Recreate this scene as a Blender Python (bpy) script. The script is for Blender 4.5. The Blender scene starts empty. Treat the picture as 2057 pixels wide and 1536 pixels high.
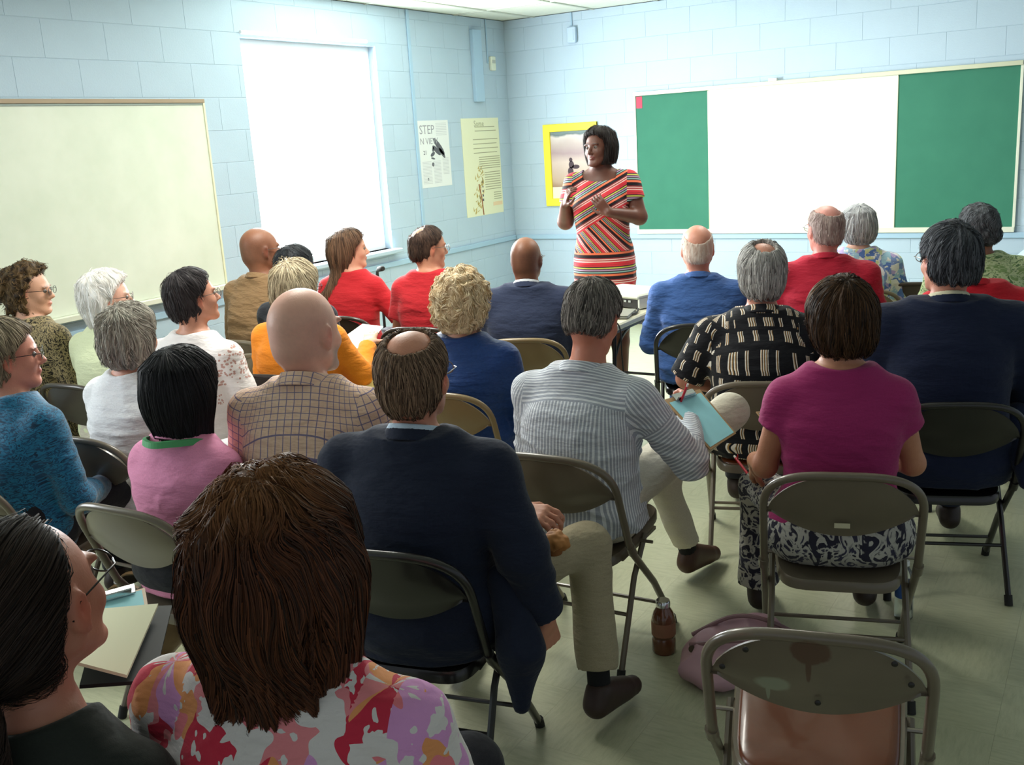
import bpy, math, random, zlib
import numpy as np
from mathutils import Vector, Matrix
R = math.radians
random.seed(7); rng = np.random.default_rng(7)
SC = bpy.context.scene
COL = SC.collection

# ------------------------------------------------------------------ camera, world, light, exposure
cam_d = bpy.data.cameras.new('camera'); cam = bpy.data.objects.new('camera', cam_d); COL.objects.link(cam)
yaw, pitch, roll = -.55478, .23839, -.06207
fw = Vector((math.sin(yaw)*math.cos(pitch), math.cos(yaw)*math.cos(pitch), -math.sin(pitch)))
rt = Vector((math.cos(yaw), -math.sin(yaw), 0)); up = rt.cross(fw)
rt2 = rt*math.cos(roll)+up*math.sin(roll); up2 = -rt*math.sin(roll)+up*math.cos(roll)
m = Matrix((rt2, up2, -fw)).transposed().to_4x4(); m.translation = (5.1072, -8.4722, 1.75)
cam.matrix_world = m
cam_d.sensor_width = 36; cam_d.lens = 2012.45/2057*36; cam_d.clip_start = .05
SC.camera = cam
SC.view_settings.view_transform = 'Standard'; SC.view_settings.look = 'None'
SC.view_settings.gamma = 1; SC.view_settings.use_curve_mapping = False
SC.view_settings.exposure = 0.0
SC.cycles.use_denoising = True
SC.cycles.max_bounces = 6; SC.cycles.diffuse_bounces = 3; SC.cycles.glossy_bounces = 3
SC.cycles.transparent_max_bounces = 6; SC.cycles.caustics_reflective = False; SC.cycles.caustics_refractive = False

w = bpy.data.worlds.new('daylight'); SC.world = w; w.use_nodes = True
bg = w.node_tree.nodes['Background']; bg.inputs[0].default_value = (.80, .90, 1.0, 1); bg.inputs[1].default_value = 0.40

def area(name, loc, size, power, rot, color=(1, 1, 1), sy=None):
    l = bpy.data.lights.new(name, 'AREA'); l.energy = power; l.color = color; l.shape = 'RECTANGLE'
    l.size = size; l.size_y = sy or size
    o = bpy.data.objects.new(name, l); o.location = loc; o.rotation_euler = rot; COL.objects.link(o); return o
# daylight coming in through the two windows of the window wall
area('window_daylight', (-.02, -2.675, 1.725), 1.38, 250, (0, R(-90), 0), (.93, .98, 1), 1.52)
area('second_window_daylight', (-.02, -7.4, 1.725), 1.3, 45, (0, R(-90), 0), (.93, .98, 1), 1.5)
# ceiling fluorescents
area('front_ceiling_lamp_light', (3.2, -1.9, 2.76), .6, 40, (0, 0, 0), (1, .98, .9), 1.2)
area('middle_ceiling_lamp_light', (2.0, -4.8, 2.76), .6, 62, (0, 0, 0), (1, .98, .9), 1.2)

# ------------------------------------------------------------------ helpers
def srgb(h):
    if not isinstance(h, str): return tuple(h)
    h = h.lstrip('#'); v = [int(h[i:i+2], 16)/255 for i in (0, 2, 4)]
    return tuple(x/12.92 if x <= .04045 else ((x+.055)/1.055)**2.4 for x in v)
def tag(o, label=None, cat=None, group=None, kind=None):
    if label: o['label'] = label
    if cat: o['category'] = cat
    if group: o['group'] = group
    if kind: o['kind'] = kind
    return o
def empty(name, loc=(0, 0, 0), rz=0, label=None, cat=None, group=None):
    o = bpy.data.objects.new(name, None); o.empty_display_size = .1; COL.objects.link(o)
    o.location = loc; o.rotation_euler = (0, 0, rz); return tag(o, label, cat, group)
def mk(name, V, Fc, mat, parent=None, smooth=False, loc=None, rot=None):
    me = bpy.data.meshes.new(name)
    me.from_pydata([tuple(map(float, v)) for v in V], [], [tuple(int(i) for i in f) for f in Fc])
    me.materials.append(mat)
    if smooth: me.polygons.foreach_set('use_smooth', [True]*len(me.polygons))
    me.update()
    o = bpy.data.objects.new(name, me); COL.objects.link(o)
    if parent is not None: o.parent = parent
    if loc is not None: o.location = loc
    if rot is not None: o.rotation_euler = rot
    return o
class MB:
    """collects simple solids into one mesh"""
    def __init__(s): s.V = []; s.F = []
    def add(s, V, F, M=None):
        n = len(s.V)
        for v in V:
            v = Vector(v); s.V.append(tuple(M @ v) if M is not None else tuple(v))
        s.F += [tuple(i+n for i in f) for f in F]; return s
    def box(s, c, d, rz=0, bev=0, M=None):
        x, y, z = d[0]/2, d[1]/2, d[2]/2; b = min(bev, x*.9, y*.9, z*.9)
        T = Matrix.Translation(Vector(c)) @ Matrix.Rotation(rz, 4, 'Z')
        if M is not None: T = M @ T
        if b <= 0:
            V = [(i, j, k) for k in (-z, z) for j in (-y, y) for i in (-x, x)]
            F = [(0, 2, 3, 1), (4, 5, 7, 6), (0, 1, 5, 4), (2, 6, 7, 3), (0, 4, 6, 2), (1, 3, 7, 5)]
            return s.add(V, F, T)
        V = []; F = []
        for (zz, ins) in ((-z, b), (-z+b, 0), (z-b, 0), (z, b)):
            xx, yy = x-ins, y-ins; c2 = b*.7
            V += [(-xx+c2, -yy, zz), (xx-c2, -yy, zz), (xx, -yy+c2, zz), (xx, yy-c2, zz), (xx-c2, yy, zz), (-xx+c2, yy, zz), (-xx, yy-c2, zz), (-xx, -yy+c2, zz)]
        for l in range(3):
            for i in range(8): F.append((l*8+i, l*8+(i+1) % 8, l*8+8+(i+1) % 8, l*8+8+i))
        F.append(tuple(range(7, -1, -1))); F.append(tuple(range(24, 32)))
        return s.add(V, F, T)
    def tube(s, pts, r, n=10, cap=True):
        pts = [Vector(p) for p in pts]; m = len(pts)
        rr = r if hasattr(r, '__len__') else [r]*m
        T = [(pts[min(i+1, m-1)]-pts[max(i-1, 0)]).normalized() for i in range(m)]
        ref = Vector((0, 0, 1)) if abs(T[0].z) < .9 else Vector((1, 0, 0))
        N = (ref-T[0]*ref.dot(T[0])).normalized(); V = []
        for i in range(m):
            N = (N-T[i]*N.dot(T[i])).normalized(); B = T[i].cross(N)
            for k in range(n):
                a = 2*math.pi*k/n; V.append(pts[i]+(N*math.cos(a)+B*math.sin(a))*rr[i])
        F = [(i*n+k, i*n+(k+1) % n, (i+1)*n+(k+1) % n, (i+1)*n+k) for i in range(m-1) for k in range(n)]
        if cap: F += [tuple(range(n-1, -1, -1)), tuple(range((m-1)*n, m*n))]
        return s.add(V, F)
    def lathe(s, prof, c=(0, 0, 0), n=20, M=None):
        V = [(c[0]+r*math.cos(2*math.pi*k/n), c[1]+r*math.sin(2*math.pi*k/n), c[2]+z) for r, z in prof for k in range(n)]
        F = [(i*n+k, i*n+(k+1) % n, (i+1)*n+(k+1) % n, (i+1)*n+k) for i in range(len(prof)-1) for k in range(n)]
        F += [tuple(range(n-1, -1, -1)), tuple(range((len(prof)-1)*n, len(prof)*n))]
        return s.add(V, F, M)
    def build(s, name, mat, parent=None, smooth=False, loc=None, rot=None):
        o = mk(name, s.V, s.F, mat, parent, smooth, loc, rot)
        if smooth: o.data.set_sharp_from_angle(angle=R(40))
        return o
def arc(pts, n=8):
    """Catmull-Rom through points"""
    P = [Vector(p) for p in pts]; P = [P[0]*2-P[1]]+P+[P[-1]*2-P[-2]]; out = []
    for i in range(1, len(P)-2):
        for k in range(n):
            t = k/n; a, b, c, d = P[i-1:i+3]
            out.append(.5*((2*b)+(c-a)*t+(2*a-5*b+4*c-d)*t*t+(3*b-a-3*c+d)*t**3))
    return out+[P[-2]]

# ------------------------------------------------------------------ materials
class NT:
    def __init__(s, name, rough=.6, metal=0, spec=.5, sheen=0, coat=0):
        s.m = bpy.data.materials.new(name); s.m.use_nodes = True; s.t = s.m.node_tree
        s.b = s.t.nodes['Principled BSDF']; s.b.inputs['Roughness'].default_value = rough
        s.b.inputs['Metallic'].default_value = metal; s.b.inputs['Specular IOR Level'].default_value = spec
        s.b.inputs['Sheen Weight'].default_value = sheen; s.b.inputs['Coat Weight'].default_value = coat
    def n(s, typ, ins=None, **kw):
        nd = s.t.nodes.new('ShaderNode'+typ)
        for k, v in kw.items(): setattr(nd, k, v)
        for k, v in (ins or {}).items(): s.set(nd, k, v)
        return nd
    def set(s, nd, k, v):
        if isinstance(v, bpy.types.Node): v = v.outputs[0]
        if isinstance(v, bpy.types.NodeSocket): s.t.links.new(v, nd.inputs[k])
        else:
            if isinstance(v, tuple) and len(v) == 3 and nd.inputs[k].type == 'RGBA': v = (*v, 1)
            nd.inputs[k].default_value = v
    def math(s, op, a, b=0, c=0): return s.n('Math', {0: a, 1: b, 2: c}, operation=op).outputs[0]
    def uv(s): return s.n('UVMap').outputs[0]
    def obj(s): return s.n('TexCoord').outputs['Object']
    def sep(s, v): return s.n('SeparateXYZ', {0: v}).outputs
    def comb(s, x, y, z=0): return s.n('CombineXYZ', {0: x, 1: y, 2: z}).outputs[0]
    def mapv(s, v, sc): return s.n('Mapping', {0: v, 3: sc}).outputs[0]
    def noise(s, v, scale, det=2, rough=.5, out=0): return s.n('TexNoise', {'Vector': v, 'Scale': scale, 'Detail': det, 'Roughness': rough}).outputs[out]
    def ramp(s, f, stops, interp='LINEAR'):
        r = s.n('ValToRGB', {0: f}); e = r.color_ramp; e.interpolation = interp
        while len(e.elements) < len(stops): e.elements.new(.5)
        for el, (p, c) in zip(e.elements, stops): el.position = p; el.color = (*srgb(c), 1)
        return r.outputs[0]
    def mix(s, f, a, b, mode='MIX'):
        nd = s.n('Mix', data_type='RGBA', blend_type=mode)
        s.set(nd, 0, f)
        for i, v in ((6, a), (7, b)):
            if isinstance(v, str): v = srgb(v)
            s.set(nd, i, v)
        return nd.outputs[2]
    def color(s, c):
        if isinstance(c, str): c = srgb(c)
        s.set(s.b, 'Base Color', c); return s
    def bump(s, h, strength=.3, dist=.01):
        s.set(s.b, 'Normal', s.n('Bump', {'Height': h, 'Strength': strength, 'Distance': dist}).outputs[0]); return s
MATS = {}
def plain(name, col, rough=.6, metal=0, spec=.5, var=.0, scale=8, bump=0, bscale=60, coat=0):
    if name in MATS: return MATS[name]
    k = NT(name, rough, metal, spec, coat=coat); c = srgb(col)
    if var:
        n = k.noise(k.obj(), scale, 4)
        k.color(k.mix(n, tuple(x*(1-var) for x in c), tuple(min(1, x*(1+var)) for x in c)))
    else: k.color(c)
    if bump: k.bump(k.noise(k.obj(), bscale, 3), bump, .004)
    MATS[name] = k.m; return k.m
def fabric(name, colfn, rough=.85, weave=.25, sheen=.1, fold=.35):
    """cloth: colfn(k, uv) -> colour; fine weave and creases as relief"""
    k = NT(name, rough, spec=.2, sheen=sheen); uv = k.uv()
    c = colfn(k, uv) if callable(colfn) else srgb(colfn)
    if not callable(colfn):
        n = k.noise(uv, 260, 2); c = k.mix(n, tuple(x*.82 for x in c), tuple(min(1, x*1.18) for x in c))
    k.color(c)
    o = k.obj()
    a = k.noise(k.mapv(o, (6, 6, 16)), 1.6, 3, .55); b = k.noise(uv, 420, 1)
    h = k.math('MULTIPLY_ADD', a, 1.0, k.math('MULTIPLY', b, weave*.12))
    k.bump(h, fold, .03); return k.m

def f_plaid(k, uv):
    x, y, _ = k.sep(uv); wv = k.noise(uv, 9, 1)
    def line(v, per, wd, off=0): return k.math('LESS_THAN', k.math('FRACT', k.math('DIVIDE', k.math('ADD', v, off), per)), wd)
    base = k.mix(k.noise(uv, 14, 2), '#d8b29a', '#ecd0bb')
    faint = k.math('MAXIMUM', line(x, .026, .28, .009), line(y, .026, .28, .009))
    c = k.mix(k.math('MULTIPLY', faint, .35), base, '#e9cdb6')
    g = k.math('MAXIMUM', line(x, .026, .11), line(y, .026, .11))
    return k.mix(k.math('MULTIPLY', g, .8), c, '#4b5590')
def f_stripe(k, uv):
    x, y, _ = k.sep(uv)
    yoke = k.math('GREATER_THAN', y, .845)
    sc = k.n('Mix', {0: yoke, 2: x, 3: y}, data_type='FLOAT').outputs[0]
    s_ = k.math('SINE', k.math('MULTIPLY', sc, 2*math.pi/.0125))
    c = k.mix(k.math('GREATER_THAN', s_, .1), '#aab0bd', '#e4e8ee')
    return k.mix(k.math('LESS_THAN', k.math('ABSOLUTE', s_), .12), c, '#8e95a6')
def f_bar(k, uv):
    x, y, _ = k.sep(uv)
    row = k.math('FLOOR', k.math('DIVIDE', y, .064)); off = k.math('MULTIPLY', k.math('FRACT', k.math('MULTIPLY', row, .43)), .07)
    xx = k.math('ADD', x, off)
    cx = k.math('FLOOR', k.math('DIVIDE', xx, .06))
    fx = k.math('FRACT', k.math('DIVIDE', xx, .06)); fy = k.math('FRACT', k.math('DIVIDE', y, .064))
    wn = k.n('TexWhiteNoise', {'Vector': k.comb(cx, row, 3.3)}, noise_dimensions='3D'); rv = wn.outputs[0]
    wdt = k.math('MULTIPLY_ADD', rv, .5, .18)
    wig = k.math('MULTIPLY', k.math('SINE', k.math('MULTIPLY', y, 95)), .045)
    fxx = k.math('ADD', fx, wig)
    inx = k.math('MULTIPLY', k.math('GREATER_THAN', fxx, .12), k.math('LESS_THAN', fxx, k.math('ADD', .12, wdt)))
    iny = k.math('MULTIPLY', k.math('GREATER_THAN', fy, .12), k.math('LESS_THAN', fy, .80))
    msk = k.math('MULTIPLY', inx, iny)
    st = k.math('FRACT', k.math('MULTIPLY', fxx, 6.4))
    c = k.ramp(st, [(0, '#f2ece0'), (.38, '#f2ece0'), (.40, '#b08a55'), (.68, '#a07c48'), (.70, '#14141a'), (1, '#14141a')], 'CONSTANT')
    return k.mix(msk, '#16171d', c)
def f_bloom(cols, scale, warp=.35, stretch=(1, 1, 1)):
    def f(k, uv):
        v = k.mapv(uv, stretch)
        wv = k.n('VectorMath', {0: v, 1: k.n('VectorMath', {0: k.noise(v, scale*.7, 2, out=1), 1: (warp/scale*6,)*3}, operation='MULTIPLY').outputs[0]}, operation='ADD').outputs[0]
        vo = k.n('TexVoronoi', {'Vector': wv, 'Scale': scale, 'Randomness': 1})
        r = k.sep(vo.outputs[1])[0]
        c = k.ramp(r, [(i/len(cols), x) for i, x in enumerate(cols)], 'CONSTANT')
        ed = k.n('TexNoise', {'Vector': v, 'Scale': scale*1.8, 'Detail': 2}).outputs[0]
        return k.mix(k.math('GREATER_THAN', ed, .60), c, cols[0])
    return f
def f_leaf(a, b, c3, scale, stretch=(1, 3, 1)):
    def f(k, uv):
        v = k.mapv(uv, stretch)
        n = k.n('TexNoise', {'Vector': v, 'Scale': scale, 'Detail': 3, 'Distortion': 1.8}).outputs[0]
        return k.ramp(n, [(0, a), (.44, a), (.47, b), (.56, b), (.6, c3), (1, a)])
    return f
STR = ['#c8323c', '#c8323c', '#d9b9b0', '#a53a3a', '#d9b9b0', '#8a2f33', '#20161c', '#20161c', '#20161c', '#e0714f', '#e0714f', '#3a3436', '#7fa8a0', '#3a3436', '#a78aa8', '#5a3c50', '#b9bb4c', '#3c2a2c', '#c8323c', '#b53239']
def f_dress(k, uv):
    x, y, _ = k.sep(uv)
    # three fields of stripes: level below the waist, a steep zigzag over the belly, a diagonal over the chest
    a1 = k.math('MULTIPLY_ADD', x, -.55, y)
    xs = k.math('ADD', x, .02)
    a2 = k.math('MULTIPLY_ADD', xs, 1.15, y)
    t1 = k.math('GREATER_THAN', k.math('MULTIPLY_ADD', x, -.55, y), 1.215)
    t0 = k.math('GREATER_THAN', k.math('MULTIPLY_ADD', x, -.02, y), 1.02)
    lo = k.n('Mix', {0: t0, 2: y, 3: a2}, data_type='FLOAT').outputs[0]
    al = k.n('Mix', {0: t1, 2: lo, 3: a1}, data_type='FLOAT').outputs[0]
    fr = k.math('FRACT', k.math('DIVIDE', al, .135))
    return k.ramp(fr, [(i/len(STR), cc) for i, cc in enumerate(STR)], 'CONSTANT')
def f_weave(a, b, scale=160):
    return lambda k, uv: k.mix(k.noise(uv, scale, 3, .7), a, b)
def f_lace(k, uv):
    x, y, _ = k.sep(uv)
    vo = k.n('TexVoronoi', {'Vector': uv, 'Scale': 70.0})
    band = k.math('MULTIPLY', k.math('GREATER_THAN', y, .70), k.math('LESS_THAN', y, .86))
    return k.mix(k.math('MULTIPLY', band, k.math('LESS_THAN', vo.outputs[0], .35)), '#f3ecea', '#c99f95')

# ------------------------------------------------------------------ implicit surfaces (bodies, clothes, hair)
f32 = np.float32
def A3(v): return np.array(v, dtype=f32)
class Fld:
    def __init__(s): s.p = []
    def add(s, fn, lo, hi, k=.02, op='u'): s.p.append((fn, A3(lo)-k-.03, A3(hi)+k+.03, k, op)); return s
    def cone(s, a, b, ra, rb, k=.02, op='u'):
        a, b = A3(a), A3(b); ab = b-a; L2 = float(ab @ ab)+1e-9; r = max(ra, rb)
        def fn(P):
            t = np.clip(((P-a) @ ab)/L2, 0, 1)
            return np.linalg.norm(P-a-t[:, None]*ab, axis=1)-(ra+(rb-ra)*t)
        return s.add(fn, np.minimum(a, b)-r, np.maximum(a, b)+r, k, op)
    def sleeve(s, a, b, ra, rb, k=.02, op='u', lo=-9.):
        """round at a, cut flat at b"""
        a, b = A3(a), A3(b); ab = b-a; L = float(np.linalg.norm(ab)); u = ab/L; r = max(ra, rb)
        def fn(P):
            q = (P-a) @ u; t = np.clip(q/L, 0, 1)
            d = np.linalg.norm(P-a-(np.maximum(q, 0))[:, None]*u, axis=1)-(ra+(rb-ra)*t)
            return np.maximum(d, q-L)
        return s.add(fn, np.minimum(a, b)-r, np.maximum(a, b)+r, k, op)
    def ell(s, c, r, M=None, k=.02, op='u'):
        c, r = A3(c), A3(r); Mi = None if M is None else np.array(M.to_3x3(), dtype=f32)
        def fn(P):
            q = P-c
            if Mi is not None: q = q @ Mi
            k0 = np.linalg.norm(q/r, axis=1); k1 = np.linalg.norm(q/(r*r), axis=1)+1e-6
            return k0*(k0-1)/k1
        m = float(r.max()); return s.add(fn, c-m, c+m, k, op)
    def loft(s, rings, k=.03, n=2.3, op='u', off=0., ztop=None, zbot=None):
        """rings: z, cx, cy, half width, half depth"""
        G = np.array(sorted(rings), float); z = np.linspace(G[0, 0], G[-1, 0], 60)
        def cat(col):
            m = np.gradient(G[:, col], G[:, 0]); i = np.clip(np.searchsorted(G[:, 0], z)-1, 0, len(G)-2)
            h = G[i+1, 0]-G[i, 0]; t = (z-G[i, 0])/h
            return (2*t**3-3*t*t+1)*G[i, col]+(t**3-2*t*t+t)*h*m[i]+(-2*t**3+3*t*t)*G[i+1, col]+(t**3-t*t)*h*m[i+1]
        cx, cy, W, D = cat(1), cat(2), cat(3)+off, cat(4)+off
        zb = G[0, 0] if zbot is None else zbot; zt = G[-1, 0] if ztop is None else ztop
        def fn(P):
            zz = P[:, 2]; w_ = np.interp(zz, z, W); d_ = np.interp(zz, z, D)
            qx = np.abs(P[:, 0]-np.interp(zz, z, cx))/w_; qy = np.abs(P[:, 1]-np.interp(zz, z, cy))/d_
            q = (qx**n+qy**n+1e-9)**(1/n)
            d = (q-1)*np.minimum(w_, d_)
            return np.maximum(d, np.maximum(zz-zt, zb-zz)).astype(f32)
        mw = W.max()+abs(cx).max(); md = D.max()+abs(cy).max()
        return s.add(fn, (-mw, -md, zb), (mw, md, zt), k, op)
    def __call__(s, P, ext=0.):
        P = np.asarray(P, dtype=f32); d = np.full(len(P), .2, f32)
        for fn, lo, hi, k, op in s.p:
            if op == 'warp':
                d = d+fn(P); continue
            if lo[0] > -50:
                msk = ((P > lo-ext) & (P < hi+ext)).all(axis=1); idx = np.nonzero(msk)[0]
                if len(idx) == 0: continue
                b = fn(P[idx]); a = d[idx]
            else: idx = slice(None); b = fn(P); a = d
            if op == 'u':
                d[idx] = _smin(a, b, k)
            elif op == 's': d[idx] = -_smin(-a, b, k)
            elif op == 'i': d[idx] = -_smin(-a, -b, k)
        return d
    def cut(s, fn, k=.006): return s.add(fn, (-99,)*3, (99,)*3, k, 'i')
    def warp(s, fn): return s.add(fn, (-99,)*3, (99,)*3, 0, 'warp')
def _smin(a, b, k):
    h = np.maximum(k-np.abs(a-b), 0)/k
    return np.minimum(a, b)-h*h*k*.25
_lat = np.random.default_rng(3).random((32, 32, 32)).astype(f32)
def vnoise(P, sc, seed=0):
    q = P*A3(sc)+seed*7.31+100; i = np.floor(q).astype(np.int32); t = q-i; t = t*t*(3-2*t); i &= 31; j = (i+1) & 31
    x0, y0, z0 = i.T; x1, y1, z1 = j.T; tx, ty, tz = t.T
    c00 = _lat[x0, y0, z0]*(1-tx)+_lat[x1, y0, z0]*tx; c10 = _lat[x0, y1, z0]*(1-tx)+_lat[x1, y1, z0]*tx
    c01 = _lat[x0, y0, z1]*(1-tx)+_lat[x1, y0, z1]*tx; c11 = _lat[x0, y1, z1]*(1-tx)+_lat[x1, y1, z1]*tx
    return (c00*(1-ty)+c10*ty)*(1-tz)+(c01*(1-ty)+c11*ty)*tz
def extract(fld, lo, hi, h):
    lo = A3(lo)-2*h; hi = A3(hi)+2*h; B = 6
    nb = np.ceil((hi-lo)/h/B).astype(int)+1; n = nb*B
    g = [lo[a]+h*B*(np.arange(nb[a])+.5)-h*.5 for a in range(3)]
    Cn = np.stack(np.meshgrid(*g, indexing='ij'), -1).reshape(-1, 3)
    cv = fld(Cn, B*h); act = np.abs(cv) < B*h*.95+2*h+.012
    vals = np.repeat(np.repeat(np.repeat(cv.reshape(nb), B, 0), B, 1), B, 2).astype(f32)
    ai = np.nonzero(act)[0]
    bi = np.stack(np.unravel_index(ai, nb), 1)
    o = np.stack(np.meshgrid(*[np.arange(B)]*3, indexing='ij'), -1).reshape(-1, 3)
    idx = (bi[:, None, :]*B+o[None]).reshape(-1, 3)
    vals[idx[:, 0], idx[:, 1], idx[:, 2]] = fld(lo+idx*h)
    vals[0] = vals[-1] = 1; vals[:, 0] = vals[:, -1] = 1; vals[:, :, 0] = vals[:, :, -1] = 1
    s = vals < 0
    c = [s[i:n[0]-1+i, j:n[1]-1+j, k:n[2]-1+k] for i in (0, 1) for j in (0, 1) for k in (0, 1)]
    an = c[0].copy(); al = c[0].copy()
    for q in c[1:]: an |= q; al &= q
    ci = np.stack(np.nonzero(an & ~al), 1); N = len(ci)
    vid = np.full(n-1, -1, np.int32); vid[ci[:, 0], ci[:, 1], ci[:, 2]] = np.arange(N)
    acc = np.zeros((N, 3), f32); cnt = np.zeros(N, f32)
    cor = [np.array([i, j, k]) for i in (0, 1) for j in (0, 1) for k in (0, 1)]
    vv = [vals[tuple((ci+q).T)] for q in cor]
    for a in range(8):
        for b in range(a+1, 8):
            if np.abs(cor[a]-cor[b]).sum() != 1: continue
            x = (vv[a] < 0) != (vv[b] < 0); t = vv[a]/(vv[a]-vv[b]+1e-12)
            p = cor[a]+(cor[b]-cor[a])*np.clip(t, 0, 1)[:, None]
            acc[x] += p[x]; cnt[x] += 1
    V = lo+(ci+acc/np.maximum(cnt, 1)[:, None])*h
    Q = []
    for ax in range(3):
        sl0 = [slice(None)]*3; sl1 = [slice(None)]*3; sl0[ax] = slice(0, -1); sl1[ax] = slice(1, None)
        a_, b_ = s[tuple(sl0)], s[tuple(sl1)]; e = np.stack(np.nonzero(a_ != b_), 1)
        u, v = (ax+1) % 3, (ax+2) % 3; du = np.zeros(3, int); dv = np.zeros(3, int); du[u] = 1; dv[v] = 1
        q = np.stack([vid[tuple((e-du-dv).T)], vid[tuple((e-dv).T)], vid[tuple(e.T)], vid[tuple((e-du).T)]], 1)
        fl = ~a_[tuple(e.T)]; q[fl] = q[fl][:, ::-1]; Q.append(q)
    Q = np.concatenate(Q); Q = Q[(Q >= 0).all(1)]
    return V, Q
def npmesh(name, V, Q, mat, parent=None, smooth=True, col=None, uv=None, loc=None, rot=None):
    me = bpy.data.meshes.new(name); nv, nf = len(V), len(Q); kq = Q.shape[1]
    me.vertices.add(nv); me.vertices.foreach_set('co', np.ascontiguousarray(V, dtype=f32).ravel())
    me.loops.add(nf*kq); me.loops.foreach_set('vertex_index', Q.astype(np.int32).ravel())
    me.polygons.add(nf); me.polygons.foreach_set('loop_start', np.arange(0, nf*kq, kq, dtype=np.int32))
    if smooth: me.polygons.foreach_set('use_smooth', np.ones(nf, bool))
    me.update(calc_edges=True)
    if col is not None:
        a = me.color_attributes.new('Col', 'FLOAT_COLOR', 'POINT')
        a.data.foreach_set('color', np.concatenate([col, np.ones((nv, 1))], 1).astype(f32).ravel())
    if uv is not None:
        l = me.uv_layers.new(name='UVMap'); l.data.foreach_set('uv', uv.astype(f32).ravel())
    me.materials.append(mat)
    o = bpy.data.objects.new(name, me); COL.objects.link(o)
    if parent is not None: o.parent = parent
    if loc is not None: o.location = loc
    if rot is not None: o.rotation_euler = rot
    return o
def attr_mat(name, rough, spec=.4, sheen=0, bump=.0, bs=300, aniso=0, sss=0):
    k = NT(name, rough, spec=spec, sheen=sheen)
    k.color(k.n('Attribute', attribute_name='Col').outputs[0])
    if sss:
        k.b.inputs['Subsurface Weight'].default_value = sss; k.b.inputs['Subsurface Radius'].default_value = (.6, .25, .12); k.b.inputs['Subsurface Scale'].default_value = .02
    if bump: k.bump(k.noise(k.obj(), bs, 2), bump, .002)
    return k.m
SKIN = attr_mat('skin', .48, .45, bump=.25, bs=220)
HAIR = attr_mat('hair', .55, .18, sheen=.05)
HAIRSOFT = attr_mat('soft_hair', .7, .25)
EYEW = plain('eye_white', '#6f6660', .4); EYEI = plain('iris', '#2a1a12', .2)
METAL = plain('glasses_metal', '#8a8580', .3, 1); DARKFR = plain('dark_frame', '#1c1718', .3)
k = NT('lens_glass', .03); k.b.inputs['Transmission Weight'].default_value = 1; k.b.inputs['IOR'].default_value = 1.02; k.color((.95, .97, .97)); LENS = k.m

# ------------------------------------------------------------------ heads and hair (head frame: y forward, origin mid-head, crown at z=.118)
def head_prims(F, hc, Rh, sc=1., nose=1., beard=0):
    """adds skull, face, ears to the body field"""
    def T(p): v = Rh @ (Vector(p)*sc); return (hc[0]+v.x, hc[1]+v.y, hc[2]+v.z)
    def E(c, r, k=.015, op='u', M=None):
        F.ell(T(c), [x*sc for x in r], (Rh if M is None else Rh @ M), k, op)
    def Cn(a, b, ra, rb, k=.015): F.cone(T(a), T(b), ra*sc, rb*sc, k)
    E((0, -.012, .030), (.076, .098, .088)); E((0, -.035, -.03), (.064, .07, .065), .03)
    E((0, .032, -.02), (.062, .058, .085), .03); E((0, .03, -.055), (.052, .052, .055), .02)
    for sg in (-1, 1):
        Cn((sg*.052, -.005, -.05), (sg*.018, .07, -.097), .02, .019, .02)
        E((sg*.038, .062, -.03), (.022, .02, .022), .02)
        E((sg*.03, .083, .022), (.026, .010, .008), .01)
    E((0, .066, -.098), (.022, .022, .018), .015)
    for sg in (-1, 1): E((sg*.031, .098, .004), (.017, .014, .012), .012, 's')
    Cn((0, .085, .012), (0, .108*nose, -.028), .007, .0115, .010)
    for sg in (-1, 1): E((sg*.011, .096, -.034), (.009, .010, .008), .006)
    E((0, .088, -.058), (.024, .010, .006), .006); E((0, .086, -.069), (.021, .010, .006), .006)
    for sg in (-1, 1):
        M = Matrix.Rotation(sg*R(-14), 3, 'Z') @ Matrix.Rotation(R(-8), 3, 'X')
        E((sg*.078, -.004, -.006), (.009, .018, .031), .008, 'u', M)
        E((sg*.087, .002, -.002), (.006, .010, .017), .004, 's', M)
        E((sg*.076, .002, -.034), (.007, .009, .010), .006)
    return T
def base_hair(F, t, low=True):
    F.ell((0, -.012, .030), (.076+t, .098+t, .088+t), k=.02)
    if low: F.ell((0, -.035, -.03), (.064+t*.9, .07+t*.9, .065+t*.6), k=.03)
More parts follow.
